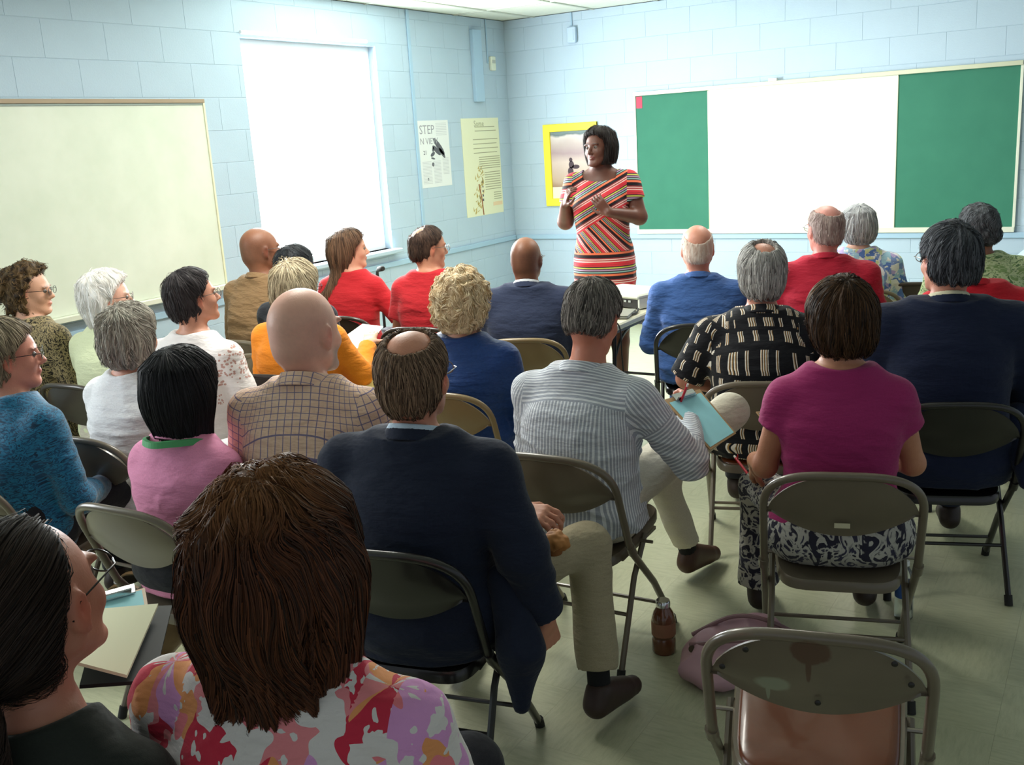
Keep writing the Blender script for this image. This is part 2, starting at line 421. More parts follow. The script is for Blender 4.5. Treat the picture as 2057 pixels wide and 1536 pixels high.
def hair_field(st):
    F = Fld(); t = st.get('t', .014); s = st['style']
    yl = st.get('front', ([-.2, -.02, .02, .05, .085, .12], [.0, .006, .02, .045, .075, .10])); fo = st.get('foff', 0)
    base_hair(F, t)
    zb = st.get('nape', -.075)
    if s in ('bob', 'long', 'bigbob'):
        L = st.get('len', -.13); wd = st.get('w', .088); dp = st.get('d', .085); cy = st.get('cy', -.02)
        F.loft([(L, 0, cy+st.get('by', -.0), wd*st.get('bw', .95), dp*st.get('bd', .95)), (L*.5, 0, cy, wd, dp), (.02, 0, cy, wd*.97, dp), (.07, 0, cy, wd*.7, dp*.8)], k=.05, n=2.2)
    if s == 'curly':
        for i in range(26):
            a = i*2.4; zz = .09-.2*(i/26); rr = .075+.02*math.sin(i*5.1)
            if math.sin(a) > .55 and zz < .06: continue
            F.ell((math.cos(a)*rr*.95, -.02+math.sin(a)*rr, zz), (.035, .035, .033), k=.02)
    if s == 'pony':
        F.cone((0, -.125, -.03), (0, -.17, -.08), .028, .042, .02); F.cone((.0, -.17, -.08), (.01, -.165, -.24), .045, .03, .03)
    yv, yy = np.array(yl[0]), np.array(yl[1])+fo
    def front(P):
        return (P[:, 1]-np.interp(P[:, 2]-st.get('fringe', 0), yv, yy)).astype(f32)*.8
    F.cut(front, .012)
    if s in ('crop', 'fringe', 'curlytop', 'pony'):
        if s != 'pony' : F.cut(lambda P: ((zb+np.clip((P[:, 1]+.05), 0, .2)*.75)-P[:, 2]).astype(f32)*.8, .01)
    if s in ('crop', 'fringe', 'pony') or st.get('ears'):
        for sg in (-1, 1): F.ell((sg*.088, .004, -.014), (.026, .024, .034), k=.008, op='s')
    if s == 'fringe':
        c, r = st.get('bald', ((0, -.0, .125), (.062, .085, .07))); F.ell(c, r, k=.01, op='s')
    amp = st.get('amp', .005); fq = st.get('fq', 14)
    def wv(P):
        az = np.arctan2(P[:, 0], -(P[:, 1]+.055)); rr = np.linalg.norm(P-A3((0, -.055, .10)), axis=1)
        if s in ('curly', 'curlytop') or st.get('curl'):
            return -(vnoise(P, (fq*4,)*3, 1)-.5)*amp*2-(vnoise(P, (fq*2,)*3, 2)-.5)*amp*2
        q = np.stack([np.sin(az)*fq*.35, np.cos(az)*fq*.35, rr*9+az*0], 1).astype(f32)
        return -(vnoise(q, (1, 1, 1), 1)-.5)*amp*2-(vnoise(q*A3((2.7, 2.7, 2)), (1, 1, 1), 2)-.5)*amp
    F.warp(wv)
    return F
def make_hair(st, parent, hc, Rh, sc, h, seed=1):
    F = hair_field(st); L = min(st.get('len', -.1), -.12)
    if st['style'] == 'pony': L = -.28
    V, Q = extract(F, (-.15, -.23, L-.02), (.15, .15, .19), h)
    a, b = A3(srgb(st['c1'])), A3(srgb(st['c2'])); g = np.random.default_rng(seed)
    n = vnoise(V, (60, 60, 14), 3)*.6+vnoise(V, (150, 150, 30), 4)*.4
    root = A3(srgb(st.get('c0', st['c1'])))
    def shade(P, r):
        c = a*(1-r)[:, None]+b*r[:, None]
        if 'c0' in st:
            w_ = np.clip(st.get('rk', 1.4)*(1-np.linalg.norm(P-A3(st.get('rc', (0, -.05, .12))), axis=1)/st.get('rr', .12)), 0, 1)[:, None]
            c = c*(1-w_)+root*w_
        return c
    col = shade(V, np.clip((n-.35)*2.2, 0, 1))*st.get('under', .8)
    o = npmesh('hair', V*sc, Q, HAIRSOFT if st.get('soft') else HAIR, parent, col=col)
    M = Rh.to_4x4(); M.translation = Vector(hc); o.matrix_local = M
    N = st.get('n', 1500)
    if N:
        fc = V[Q].mean(1); keep = fc[:, 2] > st.get('zmin', st['len']+.012 if 'len' in st else -.2); fc = fc[keep]
        S = fc[g.integers(0, len(fc), N)]+g.normal(0, .002, (N, 3)).astype(f32)
        zb_ = st.get('nape', -.075)-.006; s_ = st['style']; K = A3(st.get('crown', (0, -.06, .12))); nseg = st.get('seg', 5); Ls = st.get('sl', .05)*g.uniform(.6, 1.3, N); lift = st.get('lift', .0025)
        curl = st.get('curlf', .15); gy = st.get('gy', .6); P = S.astype(f32); pts = [P.copy()]; nrm = []
        e = .002; off = (lift*g.uniform(.2, 1.6, N)*np.clip(np.linalg.norm(S-K, axis=1)/.08, .15, 1)).astype(f32)
        def grad(P):
            d0 = F(P); G = np.stack([F(P+A3((e, 0, 0)))-d0, F(P+A3((0, e, 0)))-d0, F(P+A3((0, 0, e)))-d0], 1); G /= np.linalg.norm(G, axis=1)[:, None]+1e-9
            return d0, G
        for i in range(nseg):
            d0, G = grad(P); nrm.append(G)
            P = P+G*np.where(d0 < off, off-d0, (off-d0)*.5*(np.abs(d0) < .03))[:, None]*.9
            if i == 0: pts[0] = P.copy()
            v = P-K; v /= np.linalg.norm(v, axis=1)[:, None]+1e-9
            v = v+A3((0, 0, -gy))+A3(st.get('comb', (0, 0, 0)))
            v = v+curl*4*(np.stack([vnoise(P, (st.get('cs', 25),)*3, 10+q) for q in range(3)], 1)-.5)
            v = v-G*(v*G).sum(1)[:, None]; v /= np.linalg.norm(v, axis=1)[:, None]+1e-9
            stp = (P[:, 2] > st.get('zstop', st['len']+.004 if 'len' in st else (zb_ if s_ in ('crop', 'fringe') else -.14))).astype(f32)
            P = (P+v*(Ls/nseg*(stp*.97+.03))[:, None]).astype(f32); pts.append(P.copy())
        nrm.append(nrm[-1]); pts = np.stack(pts, 1); nrm = np.stack(nrm, 1)
        tg = np.gradient(pts, axis=1); sd = np.cross(tg, nrm); sd /= np.linalg.norm(sd, axis=2)[..., None]+1e-9
        sd = sd+nrm*g.uniform(-.7, .7, (N, 1, 1))
        wd = (st.get('sw', .0011)*g.uniform(.6, 1.4, (N, 1, 1))*np.linspace(1, .25, nseg+1)[None, :, None]).astype(f32)
        VL = np.stack([pts-sd*wd, pts+sd*wd], 2).reshape(-1, 3)
        bi = (np.arange(N)*(nseg+1)*2)[:, None]+(np.arange(nseg)*2)[None]; bi = bi.ravel()
        QQ = np.stack([bi, bi+1, bi+3, bi+2], 1)
        r = np.clip(g.normal(.5, .32, N), 0, 1); cc = shade(pts.reshape(-1, 3), np.repeat(r, nseg+1)); cc = np.repeat(cc, 2, 0)
        so = npmesh('hair_strands', VL*sc, QQ, HAIRSOFT if st.get('soft') else HAIR, o, col=cc); tag(so, kind='stuff')
    return o
def make_glasses(parent, hc, Rh, sc, mat, rr=.021, wire=.0014, lens=True):
    g = MB()
    for sg in (-1, 1):
        c = (sg*.033, .108, .002)
        g.tube([(c[0]+rr*1.12*math.cos(a), c[1]-abs(math.cos(a))*0, c[2]+rr*.85*math.sin(a)) for a in np.linspace(0, 2*math.pi, 19)], wire, 6)
        g.tube([(sg*(.033+rr*1.12), .108, .006), (sg*.074, .09, .008), (sg*.081, .0, .006), (sg*.079, -.02, -.012)], wire, 6)
    g.tube([(-.012, .108, .006), (0, .111, .009), (.012, .108, .006)], wire, 6)
    g.V = [tuple(Vector(v)*sc) for v in g.V]
    o = g.build('glasses', mat, parent, True); M = Rh.to_4x4(); M.translation = Vector(hc); o.matrix_local = M
    if lens:
        for sg in (-1, 1):
            l = MB(); n = 18
            l.add([((sg*.033+rr*1.1*math.cos(2*math.pi*i/n))*sc, (.108+dy)*sc, (.002+rr*.83*math.sin(2*math.pi*i/n))*sc) for dy in (-.0006, .0006) for i in range(n)],
                  [tuple(range(n)), tuple(range(2*n-1, n-1, -1))]+[(i, (i+1) % n, n+(i+1) % n, n+i) for i in range(n)])
            l.build('lens', LENS, o)
    return o

# ------------------------------------------------------------------ hands
def hand(F, W, d, n, curl=.5, side=1, grip=0, s=1., spread=.12, thumb=.5):
    """W wrist, d finger direction, n palm normal (palm side), side: +1 thumb on the d x n side"""
    d = Vector(d).normalized(); n = Vector(n); n = (n-d*n.dot(d)).normalized(); t = d.cross(n)*side; W = Vector(W)
    K = .006*s
    pc = W+d*.045*s
    for q in (-.026, -.009, .009, .026):
        F.cone(W+t*q*.75*s+d*.012*s, W+d*.085*s+t*q*1.15*s, .013*s, .0115*s, .012*s)
    for i, (q, L) in enumerate(((.031, .066), (.0105, .076), (-.0105, .071), (-.031, .056))):
        p = W+d*.088*s+t*q*s; a = curl*(.7+.12*i); dr = (d+t*q*spread*30*.1).normalized()
        for j, (fr, r) in enumerate(((.45, .0092), (.3, .0084), (.25, .0076))):
            dd = dr*math.cos(a)+n*math.sin(a); q2 = p+dd*L*fr*s*1.02
            F.cone(p, q2, r*s, r*.93*s, .004*s); p = q2; a += curl*1.15
    p = W+d*.022*s+t*.026*s
    v = (d*.62+t*.75+n*(.25+thumb*.3)).normalized(); q = p+v*.042*s; F.cone(p, q, .014*s, .0105*s, .012*s)
    v = (d*.85+t*(.45-thumb*.5)+n*(.2+thumb*.6)).normalized(); r_ = q+v*.032*s; F.cone(q, r_, .0105*s, .009*s, .005*s)
    v = (d*.9+t*(.2-thumb*.7)+n*(.2+thumb*.6)).normalized(); F.cone(r_, r_+v*.025*s, .009*s, .0078*s, .004*s)

# ------------------------------------------------------------------ people
PG = 'people seated on the folding chairs'
def rotm(yaw, pitch=0, tilt=0):
    """head turn: yaw + = to the person's left, pitch + = chin up, tilt + = head leans to the person's right"""
    return (Matrix.Rotation(R(yaw), 3, 'Z') @ Matrix.Rotation(R(pitch), 3, 'X') @ Matrix.Rotation(R(tilt), 3, 'Y'))
def seg_d(P, a, b):
    a, b = A3(a), A3(b); ab = b-a; t = np.clip(((P-a) @ ab)/(ab @ ab), 0, 1); return np.linalg.norm(P-a-t[:, None]*ab, axis=1), t
def garment_uv(V, Q, arms, torso, front=False):
    """per-corner metric coordinates: around and along the nearest tube (sleeve or trunk)"""
    fc = V[Q].mean(1); best = np.abs(np.zeros(len(fc)))+1e9; ch = np.zeros(len(fc), int)
    cy = torso
    for i, (a, b, r) in enumerate(arms):
        d, t = seg_d(fc, a, b); d = d-r
        inside = (d < .035)
        if i % 2 == 0 and len(arms) <= 4: inside &= (np.abs(fc[:, 0]) > abs(a[0])-.005) | (t > .25)
        sel = inside & (d < best); best[sel] = d[sel]; ch[sel] = i+1
    uv = np.zeros((len(Q), 4, 2), f32); C4 = V[Q]
    m = ch == 0
    if m.any():
        c = C4[m]; sgn = 1 if front else -1
        an = np.arctan2(c[..., 0], sgn*(c[..., 1]-cy)); a0 = an[:, :1]; an = a0+(an-a0+math.pi) % (2*math.pi)-math.pi
        w_ = np.clip((np.abs(c[..., 0])-.10)/.08, 0, 1); yy = (c[..., 1]-cy)*(1 if not front else -1)
        uv[m] = np.stack([c[..., 0]+np.sign(c[..., 0])*w_*(yy+.1)*.8, c[..., 2]+.75*yy*np.clip((c[..., 2]-.8)*8, 0, 1)], -1)
    for i, (a, b, r) in enumerate(arms):
        m = ch == i+1
        if not m.any(): continue
        a_, b_ = A3(a), A3(b); u = (b_-a_)/np.linalg.norm(b_-a_)
        e1 = np.cross(u, A3((0, 1, 0))); e1 /= np.linalg.norm(e1); e2 = np.cross(u, e1)
        q = C4[m]-a_; an = np.arctan2(q @ e1, q @ e2); a0 = an[:, :1]; an = a0+(an-a0+math.pi) % (2*math.pi)-math.pi
        uv[m] = np.stack([an*r, q @ u+i*.37], -1)
    return uv.reshape(-1, 2)
def torso_rings(zs, lean, f, wf=1., hipw=1., back=0., z0=.43):
    """seated trunk; lean = forward shift of the shoulders, f = girth"""
    H = zs-z0
    def cy(t): return -.035+lean*t**1.3+back*math.sin(t*math.pi)*-1
    g = lambda t, w, d, ff=1.: (z0+H*t, 0, cy(t), w*(1+(f-1)*ff)*wf, d*(1+(f-1)*ff*1.15))
    return [g(0, .170*hipw, .120), g(.10, .190*hipw, .135), g(.25, .182*hipw, .132), g(.45, .160, .122), g(.65, .165, .122), g(.82, .178, .122, .7), g(.95, .172, .108, .4), g(1.05, .140, .088, .3), (z0+H*1.17, 0, cy(1.1), .098, .068), (z0+H*1.28, 0, cy(1.12), .064, .058)], cy
def person(label, x, y, zt, th, hy=0, hp=0, ht=0, lean=.03, f=1., sw=.185, skin='#c98f72', h=.008, sc=1., wf=1., hair=None, shirt=None, pants=None,
           arms=None, glasses=None, collar=None, headoff=(0, 0), hands=(0, 0), shoes='#2a1d18', legs=None, skincol=None, hipw=1., back=.0, eyes=False, name='person', neck=1., sdrop=0.):
    hz = zt-.118*sc
    lo = Vector((headoff[0], lean*1.05+headoff[1]))
    ox = x-(math.cos(R(th))*lo.x-math.sin(R(th))*lo.y); oy = y-(math.sin(R(th))*lo.x+math.cos(R(th))*lo.y)
    root = empty(name, (ox, oy, 0), R(th), label, 'person', PG)
    hc = (headoff[0], lean*1.05+headoff[1], hz); Rh = rotm(hy, hp, ht)
    zs = zt-.345*sc-sdrop
    rings, cy = torso_rings(zs, lean, f, wf, hipw, back)
    ls = cy(1.0)
    arms = arms or {}
    S = {-1: (-sw, ls+.0, zs), 1: (sw, ls+.0, zs)}
    E_ = {s: arms.get(('L' if s < 0 else 'R')+'e', (s*(sw+.065), ls+.03, zs-.27)) for s in (-1, 1)}
    W_ = {s: arms.get(('L' if s < 0 else 'R')+'w', (s*.09, ls+.27, zs-.32)) for s in (-1, 1)}
    ar = .048*(1+(f-1)*.6)
    # --- body: one continuous skin surface
    F = Fld()
    F.loft(rings, k=.03, off=-.012, ztop=zs+.10, zbot=.57)
    for s in (-1, 1):
        F.cone((s*.045, ls, zs+.055), S[s], .034, ar*.84, .05)
        F.cone(S[s], E_[s], ar*.95, ar*.76, .03); F.cone(E_[s], W_[s], ar*.78, .027, .02)
        d = Vector(W_[s])-Vector(E_[s]); hd = arms.get(('L' if s < 0 else 'R')+'d', tuple(d)); hn = arms.get(('L' if s < 0 else 'R')+'n', (0, 0, -1))
        G = hands[0 if s < 0 else 1]
        F.cone(W_[s], tuple(Vector(W_[s])+Vector(hd).normalized()*.02), .026, .025, .01)
        hand(F, W_[s], hd, hn, arms.get(('L' if s < 0 else 'R')+'c', .45), -s, s=.95*sc, thumb=arms.get(('L' if s < 0 else 'R')+'t', .5))
    nb = (headoff[0]*.3, ls+.005, zs+.03); nt = (hc[0], hc[1]-.02, hc[2]-.05)
    F.cone(nb, nt, .062*neck, .056*neck, .03)
    T = head_prims(F, hc, Rh, sc)
    lo_ = (-.42, -.32, .42); hi_ = (.42, .62, zt+.02)
    V, Q = extract(F, lo_, hi_, h)
    sk = A3(srgb(skin)); n = vnoise(V, (22, 22, 22), 5)*.6+vnoise(V, (80, 80, 80), 6)*.4
    col = sk[None]*(1+(n-.5)[:, None]*A3((.16, .26, .26)))
    q = ((V-A3(hc)) @ np.array(Rh, dtype=f32))/sc      # head frame
    er = np.clip(1-np.linalg.norm((q*A3((1, 1, .7))-A3((0, 0, -.006)))*A3((.0, 1, 1)), axis=1)/.03, 0, 1)*(np.abs(q[:, 0]) > .074)
    col = col*(1-er[:, None])+col*A3((1.12, .72, .68))*er[:, None]
    lip = np.clip(1.6-np.linalg.norm((q-A3((0, .095, -.063)))/A3((.024, .016, .011)), axis=1), 0, 1)[:, None]*.7
    col = col*(1-lip)+sk*A3((.85, .42, .42))*lip
    eb = np.clip(1.5-np.linalg.norm((np.stack([np.abs(q[:, 0]), q[:, 1], q[:, 2]], 1)-A3((.032, .09, .024)))/A3((.019, .02, .0045)), axis=1), 0, 1)[:, None]*(q[:, 2:3] > 0)*.75
    col = col*(1-eb)+A3(srgb((hair or {}).get('brow', '#3a2c24')))*eb
    if skincol: col = skincol(q, col)
    npmesh('body', V, Q, SKIN, root, col=col)
    if eyes:
        for s in (-1, 1):
            p = T((s*.031, .0765, .003)); eb_ = MB(); eb_.lathe([(.0128*math.sin(a)+1e-5, -.0128*math.cos(a)) for a in np.linspace(0, math.pi, 9)], n=14)
            e = eb_.build('eye', EYEW, root, True, loc=p); e.scale = (sc,)*3
            p2 = Rh @ Vector((0, .0088, 0)); ir = MB(); ir.lathe([(.0062*math.sin(a)+1e-5, -.0062*math.cos(a)) for a in np.linspace(0, math.pi, 7)], n=12); ir.build('iris', EYEI, e, True, loc=tuple(p2))
    if hair: make_hair(hair, root, hc, Rh, sc, max(h*.75, .0045), seed=zlib.crc32(label.encode()))
    if glasses: make_glasses(root, hc, Rh, sc, glasses)
    # --- upper garment
    st = shirt or {}; off = st.get('off', .010); sl = st.get('sleeve', 'long'); G = Fld()
    G.loft(rings, k=.03, off=off, ztop=zs+.10, zbot=st.get('hem', .43))
    ro = ar+off; A = []
    for s in (-1, 1):
        G.cone((s*.05, ls, zs+.058), S[s], .034+off*.6, ar*.9+off*st.get('pad', 1.), .06)
        if sl == 'long':
            E = Vector(E_[s]); Wv = Vector(W_[s])
            G.cone(S[s], E_[s], ro, ro*.86, .03); G.sleeve(E_[s], tuple(E+(Wv-E)*st.get('cuff', .93)), ro*.86, ro*.66+st.get('cw', 0), .02)
            A += [(S[s], E_[s], ro), (E_[s], W_[s], ro*.7)]
        elif sl == 'none': G.sleeve(S[s], tuple(Vector(S[s])+(Vector(E_[s])-Vector(S[s]))*.12), ro*.98, ro, .03); A += [(S[s], E_[s], ro), (S[s], E_[s], ro)]
        else:
            E = tuple(Vector(S[s])+(Vector(E_[s])-Vector(S[s]))*st.get('slen', .62)); G.sleeve(S[s], E, ro, ro*.98+.006, .03); A += [(S[s], E, ro), (S[s], E, ro)]
    nr = st.get('neck', .072); nd = st.get('neckdrop', .0); nc = (nb[0], nb[1]+.006)
    nz = zs+.062+nd
    slope = st.get('nslope', -.55)
    if collar: nr = .054
    G.ell((nc[0], nc[1]+nr*.35, zs+.128+nd), (nr+.012, nr*1.25+.012, .062), k=.012, op='s')
    am = st.get('fold', .007); se = zlib.crc32(label.encode()) % 50
    def wr(P):
        r1 = 1-np.abs(2*vnoise(P, st.get('fs', (5, 5, 17)), se)-1); r2 = 1-np.abs(2*vnoise(P+A3((0, 0, .3))*P[:, :1], (8, 8, 24), se+1)-1)
        wt = np.clip(1.25-(P[:, 2]-.5)/(zs-.45)*.9, .35, 1)
        return -(r1**2*am+r2**3*am*.8-am*.5)*wt
    G.warp(wr)
    V, Q = extract(G, (-.42, -.34, .40), (.42, .62, zs+.14), h)
    uv = garment_uv(V, Q, A, ls-.02, st.get('front', False))
    npmesh(st.get('name', 'shirt'), V, Q, st['mat'], root, uv=uv)
    if collar:
        # band that stands round the neck and folds over: outer shell minus the neck
        cm, ch_, cr = collar.get('mat', st['mat']), collar.get('h', .04), collar.get('r', .066)
        Cc = Fld(); zc = zs+.070+collar.get('dz', 0); sp = collar.get('slope', -.36); th_ = collar.get('t', .006)
        def shell(P, ch_=ch_, zc=zc, cr=cr, th_=th_, sp=sp):
            px = P[:, 0]-nc[0]-0; py = P[:, 1]-nc[1]; rr = np.hypot(px, py*.95); z_ = P[:, 2]-zc-sp*py
            R_ = cr+np.clip(-(z_-ch_), 0, .2)*collar.get('flare', .55)
            return np.maximum(np.abs(rr-R_)-th_, np.abs(z_-ch_*.5)-ch_*.5).astype(f32)*.85
        Cc.add(shell, (-.13, -.15, zc-.08), (.13, .15, zc+.13), .01)
        Cc.cut(lambda P: (P[:, 1]-nc[1]-.058).astype(f32), .004)
        V, Q = extract(Cc, (-.13, -.15, zc-.08), (.13, .15, zc+.13), min(h*.6, .005))
        uv = garment_uv(V, Q, [], nc[1]); uv[:, 1] += .2
        npmesh('collar', V, Q, cm, root, uv=uv)
        if collar.get('inner'):
            c2 = dict(ch_=ch_+.013, zc=zc, cr=cr-.006, th_=.004, sp=sp); Ci = Fld()
            Ci.add(lambda P: shell(P, **c2), (-.13, -.15, zc-.08), (.13, .15, zc+.15), .01); Ci.cut(lambda P: (P[:, 1]-nc[1]-.05).astype(f32), .004)
            V, Q = extract(Ci, (-.13, -.15, zc-.08), (.13, .15, zc+.15), min(h*.6, .005))
            npmesh('shirt_collar', V, Q, collar['inner'], root, uv=garment_uv(V, Q, [], nc[1]))
    # --- legs
    pt = pants or {}; legs = legs or {}
    P_ = Fld(); LG = []; hips = {s: (s*.085, .0, .535) for s in (-1, 1)}
    P_.loft([(.420, 0, -.02, .165*hipw, .11), (.46, 0, -.03, .198*hipw*(.5+f*.5), .142), (.55, 0, -.035, .192*hipw*(.5+f*.5), .138), (.62, 0, -.035, .17, .122)], k=.03)
    KN = {}; AN = {}
    for s in (-1, 1):
        KN[s] = legs.get(('L' if s < 0 else 'R')+'k', (s*.12, .43, .53)); AN[s] = legs.get(('L' if s < 0 else 'R')+'a', (s*.12, .44, .11))
        P_.cone(hips[s], KN[s], .085, .062, .05)
        kk, aa = Vector(KN[s]), Vector(AN[s])
        P_.sleeve(KN[s], tuple(kk+(aa-kk)*pt.get('len', .93)), .064, pt.get('cuffr', .052), .03)
        LG += [(hips[s], KN[s], .075), (KN[s], AN[s], .06)]
    se2 = se+9
    P_.warp(lambda P: -((1-np.abs(2*vnoise(P, (9, 9, 9), se2)-1))**2*.008-.003))
    ks = np.array([KN[-1], KN[1], AN[-1], AN[1]])
    lo2 = np.minimum(ks.min(0)-.09, (-.24, -.19, .0)); hi2 = np.maximum(ks.max(0)+.09, (.24, .2, .64)); lo2[2] = .03
    V, Q = extract(P_, lo2, hi2, max(h, .008)); npmesh(pt.get('name', 'trousers'), V, Q, pt['mat'], root, uv=garment_uv(V, Q, LG, -.03))
    for s in (-1, 1):
        a = Vector(AN[s]); dv = Vector(legs.get(('L' if s < 0 else 'R')+'f', (s*.05, 1, -.0))).normalized(); kv = (a-Vector(KN[s])).normalized()
        Sf = Fld(); dn = Vector((0, 0, -1)) if abs(dv.z) < .5 else kv
        hl = a+dn*.035-dv*.02; toe = a+dn*.062+dv*.17
        Sf.cone(tuple(hl), tuple(toe), .042, .032, .02); Sf.cone(tuple(a+dv*.0), tuple(a+dv*.12+dn*.045), .044, .034, .02)
        zl = a.z-.105 if dn.z < -.9 else None
        if zl is not None: Sf.cut(lambda P, zl=zl: (max(zl, .004)-P[:, 2]).astype(f32), .006)
        Sf.cut(lambda P, a=a, kv=kv: (-((P-A3(a)) @ A3(kv))-.028).astype(f32), .006)
        pts = [np.array(hl), np.array(toe)]
        V, Q = extract(Sf, np.minimum(*pts)-.07, np.maximum(*pts)+.09, .008)
        npmesh('shoe', V, Q, plain('shoe_'+shoes.strip('#'), shoes, .5), root)
        sk_ = MB(); sk_.tube([tuple(a+(Vector(KN[s])-a).normalized()*.10), tuple(a+dn*.01)], .036, 12); sk_.build('sock', plain('sock', '#101014', .9), root, True)
    return root

# ================================================================== THE ROOM
def wallmat(name, col):
    k = NT(name, .55, spec=.3); c = srgb(col); o = k.obj(); n = k.noise(o, 3, 3)
    k.color(k.mix(n, tuple(x*.96 for x in c), tuple(min(1, x*1.04) for x in c))); k.bump(k.noise(o, 90, 4, .7), .35, .004); return k.m
WALL = wallmat('painted_block', '#b3c8d8'); JOINT = wallmat('painted_joint', '#abc1d1')
H_C = 2.815
def struct(o): o['kind'] = 'structure'; return o
def seg_box(name, lo, hi, mat, parent=None, bev=0):
    return MB().box([(a+b)/2 for a, b in zip(lo, hi)], [b-a for a, b in zip(lo, hi)], bev=bev).build(name, mat, parent)
WIN = [(-3.39, -1.96, .94, 2.51), (-8.1, -6.7, .94, 2.51)]
wl = empty('wall_left'); struct(wl)
segs = [(-10.5, -8.1, 0, H_C), (-6.7, -3.39, 0, H_C), (-1.96, .2, 0, H_C)]
for a, b, _, _ in [(s[0], s[1], 0, 0) for s in segs]: seg_box('wall_core', (-.2, a, 0), (.006, b, H_C), JOINT, wl)
for y0, y1, z0, z1 in WIN:
    seg_box('wall_core', (-.2, y0, 0), (.006, y1, z0), JOINT, wl); seg_box('wall_core', (-.2, y0, z1), (.006, y1, H_C), JOINT, wl)
wb = empty('wall_back'); struct(wb)
seg_box('wall_core', (-.2, -.006, 0), (8.2, .2, H_C), JOINT, wb)
_bm = {}
def block(parent, axis, a0, a1, z0, z1):
    key = (axis, round(a1-a0, 3), round(z1-z0, 3))
    L, Hh = a1-a0-.0018, z1-z0-.003
    if key not in _bm:
        mb = MB(); mb.box((0, 0, 0), (L, .022, Hh) if axis == 'x' else (.022, L, Hh), bev=.0018)
        o = mb.build('block', WALL, parent); _bm[key] = o
    else:
        o = _bm[key].copy(); COL.objects.link(o); o.parent = parent; o.name = 'block'
    o.location = ((a0+a1)/2, -.001+.004, (z0+z1)/2) if axis == 'x' else (-.001-.002, (a0+a1)/2, (z0+z1)/2)
    return o
CH = .2067; z = .26-CH*2+.0007; row = 0
while z < H_C:
    z0, z1 = max(z, 0), min(z+CH, H_C)
    if z1-z0 > .03:
        offs = .2 if row % 2 else 0
        a = -8.5-offs
        while a < 0:
            b = min(a+.405, -.0); lo_, hi_ = a, b
            pieces = [(lo_, hi_)]
            for y0, y1, wz0, wz1 in WIN:
                if z1 > wz0+.02 and z0 < wz1-.02:
                    pieces = [q for p in pieces for q in ((p[0], min(p[1], y0)), (max(p[0], y1), p[1])) if q[1]-q[0] > .03]
            for p in pieces: 
                if p[1] > -6.6: block(wl, 'y', p[0], p[1], z0, z1)
            a += .405
        a = .02-offs
        while a < 6.2:
            a0 = max(a, .012)
            if a+.405-a0 > .03: block(wb, 'x', a0, a+.405, z0, z1)
            a += .405
    z += CH; row += 1
# floor: slab with streaky vinyl tiles on it
def floormat(name, rot):
    k = NT(name, .38, spec=.45); o = k.n('NewGeometry').outputs['Position']
    st = k.mapv(o, (52, 9.0, 1) if rot else (9.0, 52, 1)); n = k.noise(st, 1.3, 4, .7); n2 = k.noise(o, 1.1, 2)
    c = k.ramp(n, [(.25, '#a0a78b'), (.45, '#b0b599'), (.62, '#bbbfa3'), (.8, '#a9ae92')]); c = k.mix(k.math('MULTIPLY', n2, .35), c, '#bdb68c')
    k.color(c); k.bump(n, .05, .002); return k.m
FA, FB = floormat('vinyl_tile', 0), floormat('vinyl_tile_turned', 1)
fl = seg_box('floor', (-.2, -11, -.12), (8.2, .2, -.006), FA); struct(fl)
tile = {}
for i in range(0, 12):
    for j in range(0, 24):
        key = (i+j) % 2
        if key not in tile:
            o = MB().box((0, 0, 0), (.3046, .3046, .006), bev=.0).build('tile', FB if key else FA, fl); tile[key] = o
        else: o = tile[key].copy(); COL.objects.link(o); o.parent = fl
        o.location = (2.3+i*.305, -7.9+j*.305, -.003)
fx = seg_box('floor_covering', (-.2, -11, -.006), (2.1475, .004, 0), FA, fl); seg_box('floor_covering', (5.81, -11, -.006), (8.2, .004, 0), FB, fl)
seg_box('floor_covering', (2.1475, -11, -.006), (5.81, -8.053, 0), FA, fl); seg_box('floor_covering', (2.1475, -.733, -.006), (5.81, .004, 0), FA, fl)
# ceiling: suspended panels in a metal grid
CEIL = plain('ceiling_panel', '#e9eee2', .9, var=.04, scale=30, bump=.3, bscale=120); GRID = plain('ceiling_grid', '#c9cfc4', .6)
ce = seg_box('ceiling', (-.2, -11, H_C+.02), (8.2, .2, H_C+.1), GRID); struct(ce)
LAMPS = [(3.2, -1.9), (2.0, -4.6)]
cp = None
for i in range(0, 9):
    for j in range(0, 8):
        x, y = .02+.61*(i+.5)-.3, -.1-1.22*(j+.5)+.5
        x0, x1, y0, y1 = max(x-.30, .0), x+.30, y-.605, min(y+.605, 0)
        MB().box(((x0+x1)/2, (y0+y1)/2, H_C+.012), (x1-x0, y1-y0, .014), bev=.002).build('ceiling_panel', CEIL, ce)
g = MB()
for i in range(0, 10): g.box((.025+.61*i-.3+.0, -5, H_C+.002), (.024, 10.2, .012))
g.build('grid_runner', GRID, ce)
g = MB()
for j in range(0, 9): g.box((2.7, -.1-1.22*j+.5, H_C+.002), (5.6, .022, .0115))
g.build('grid_crossbar', GRID, ce)
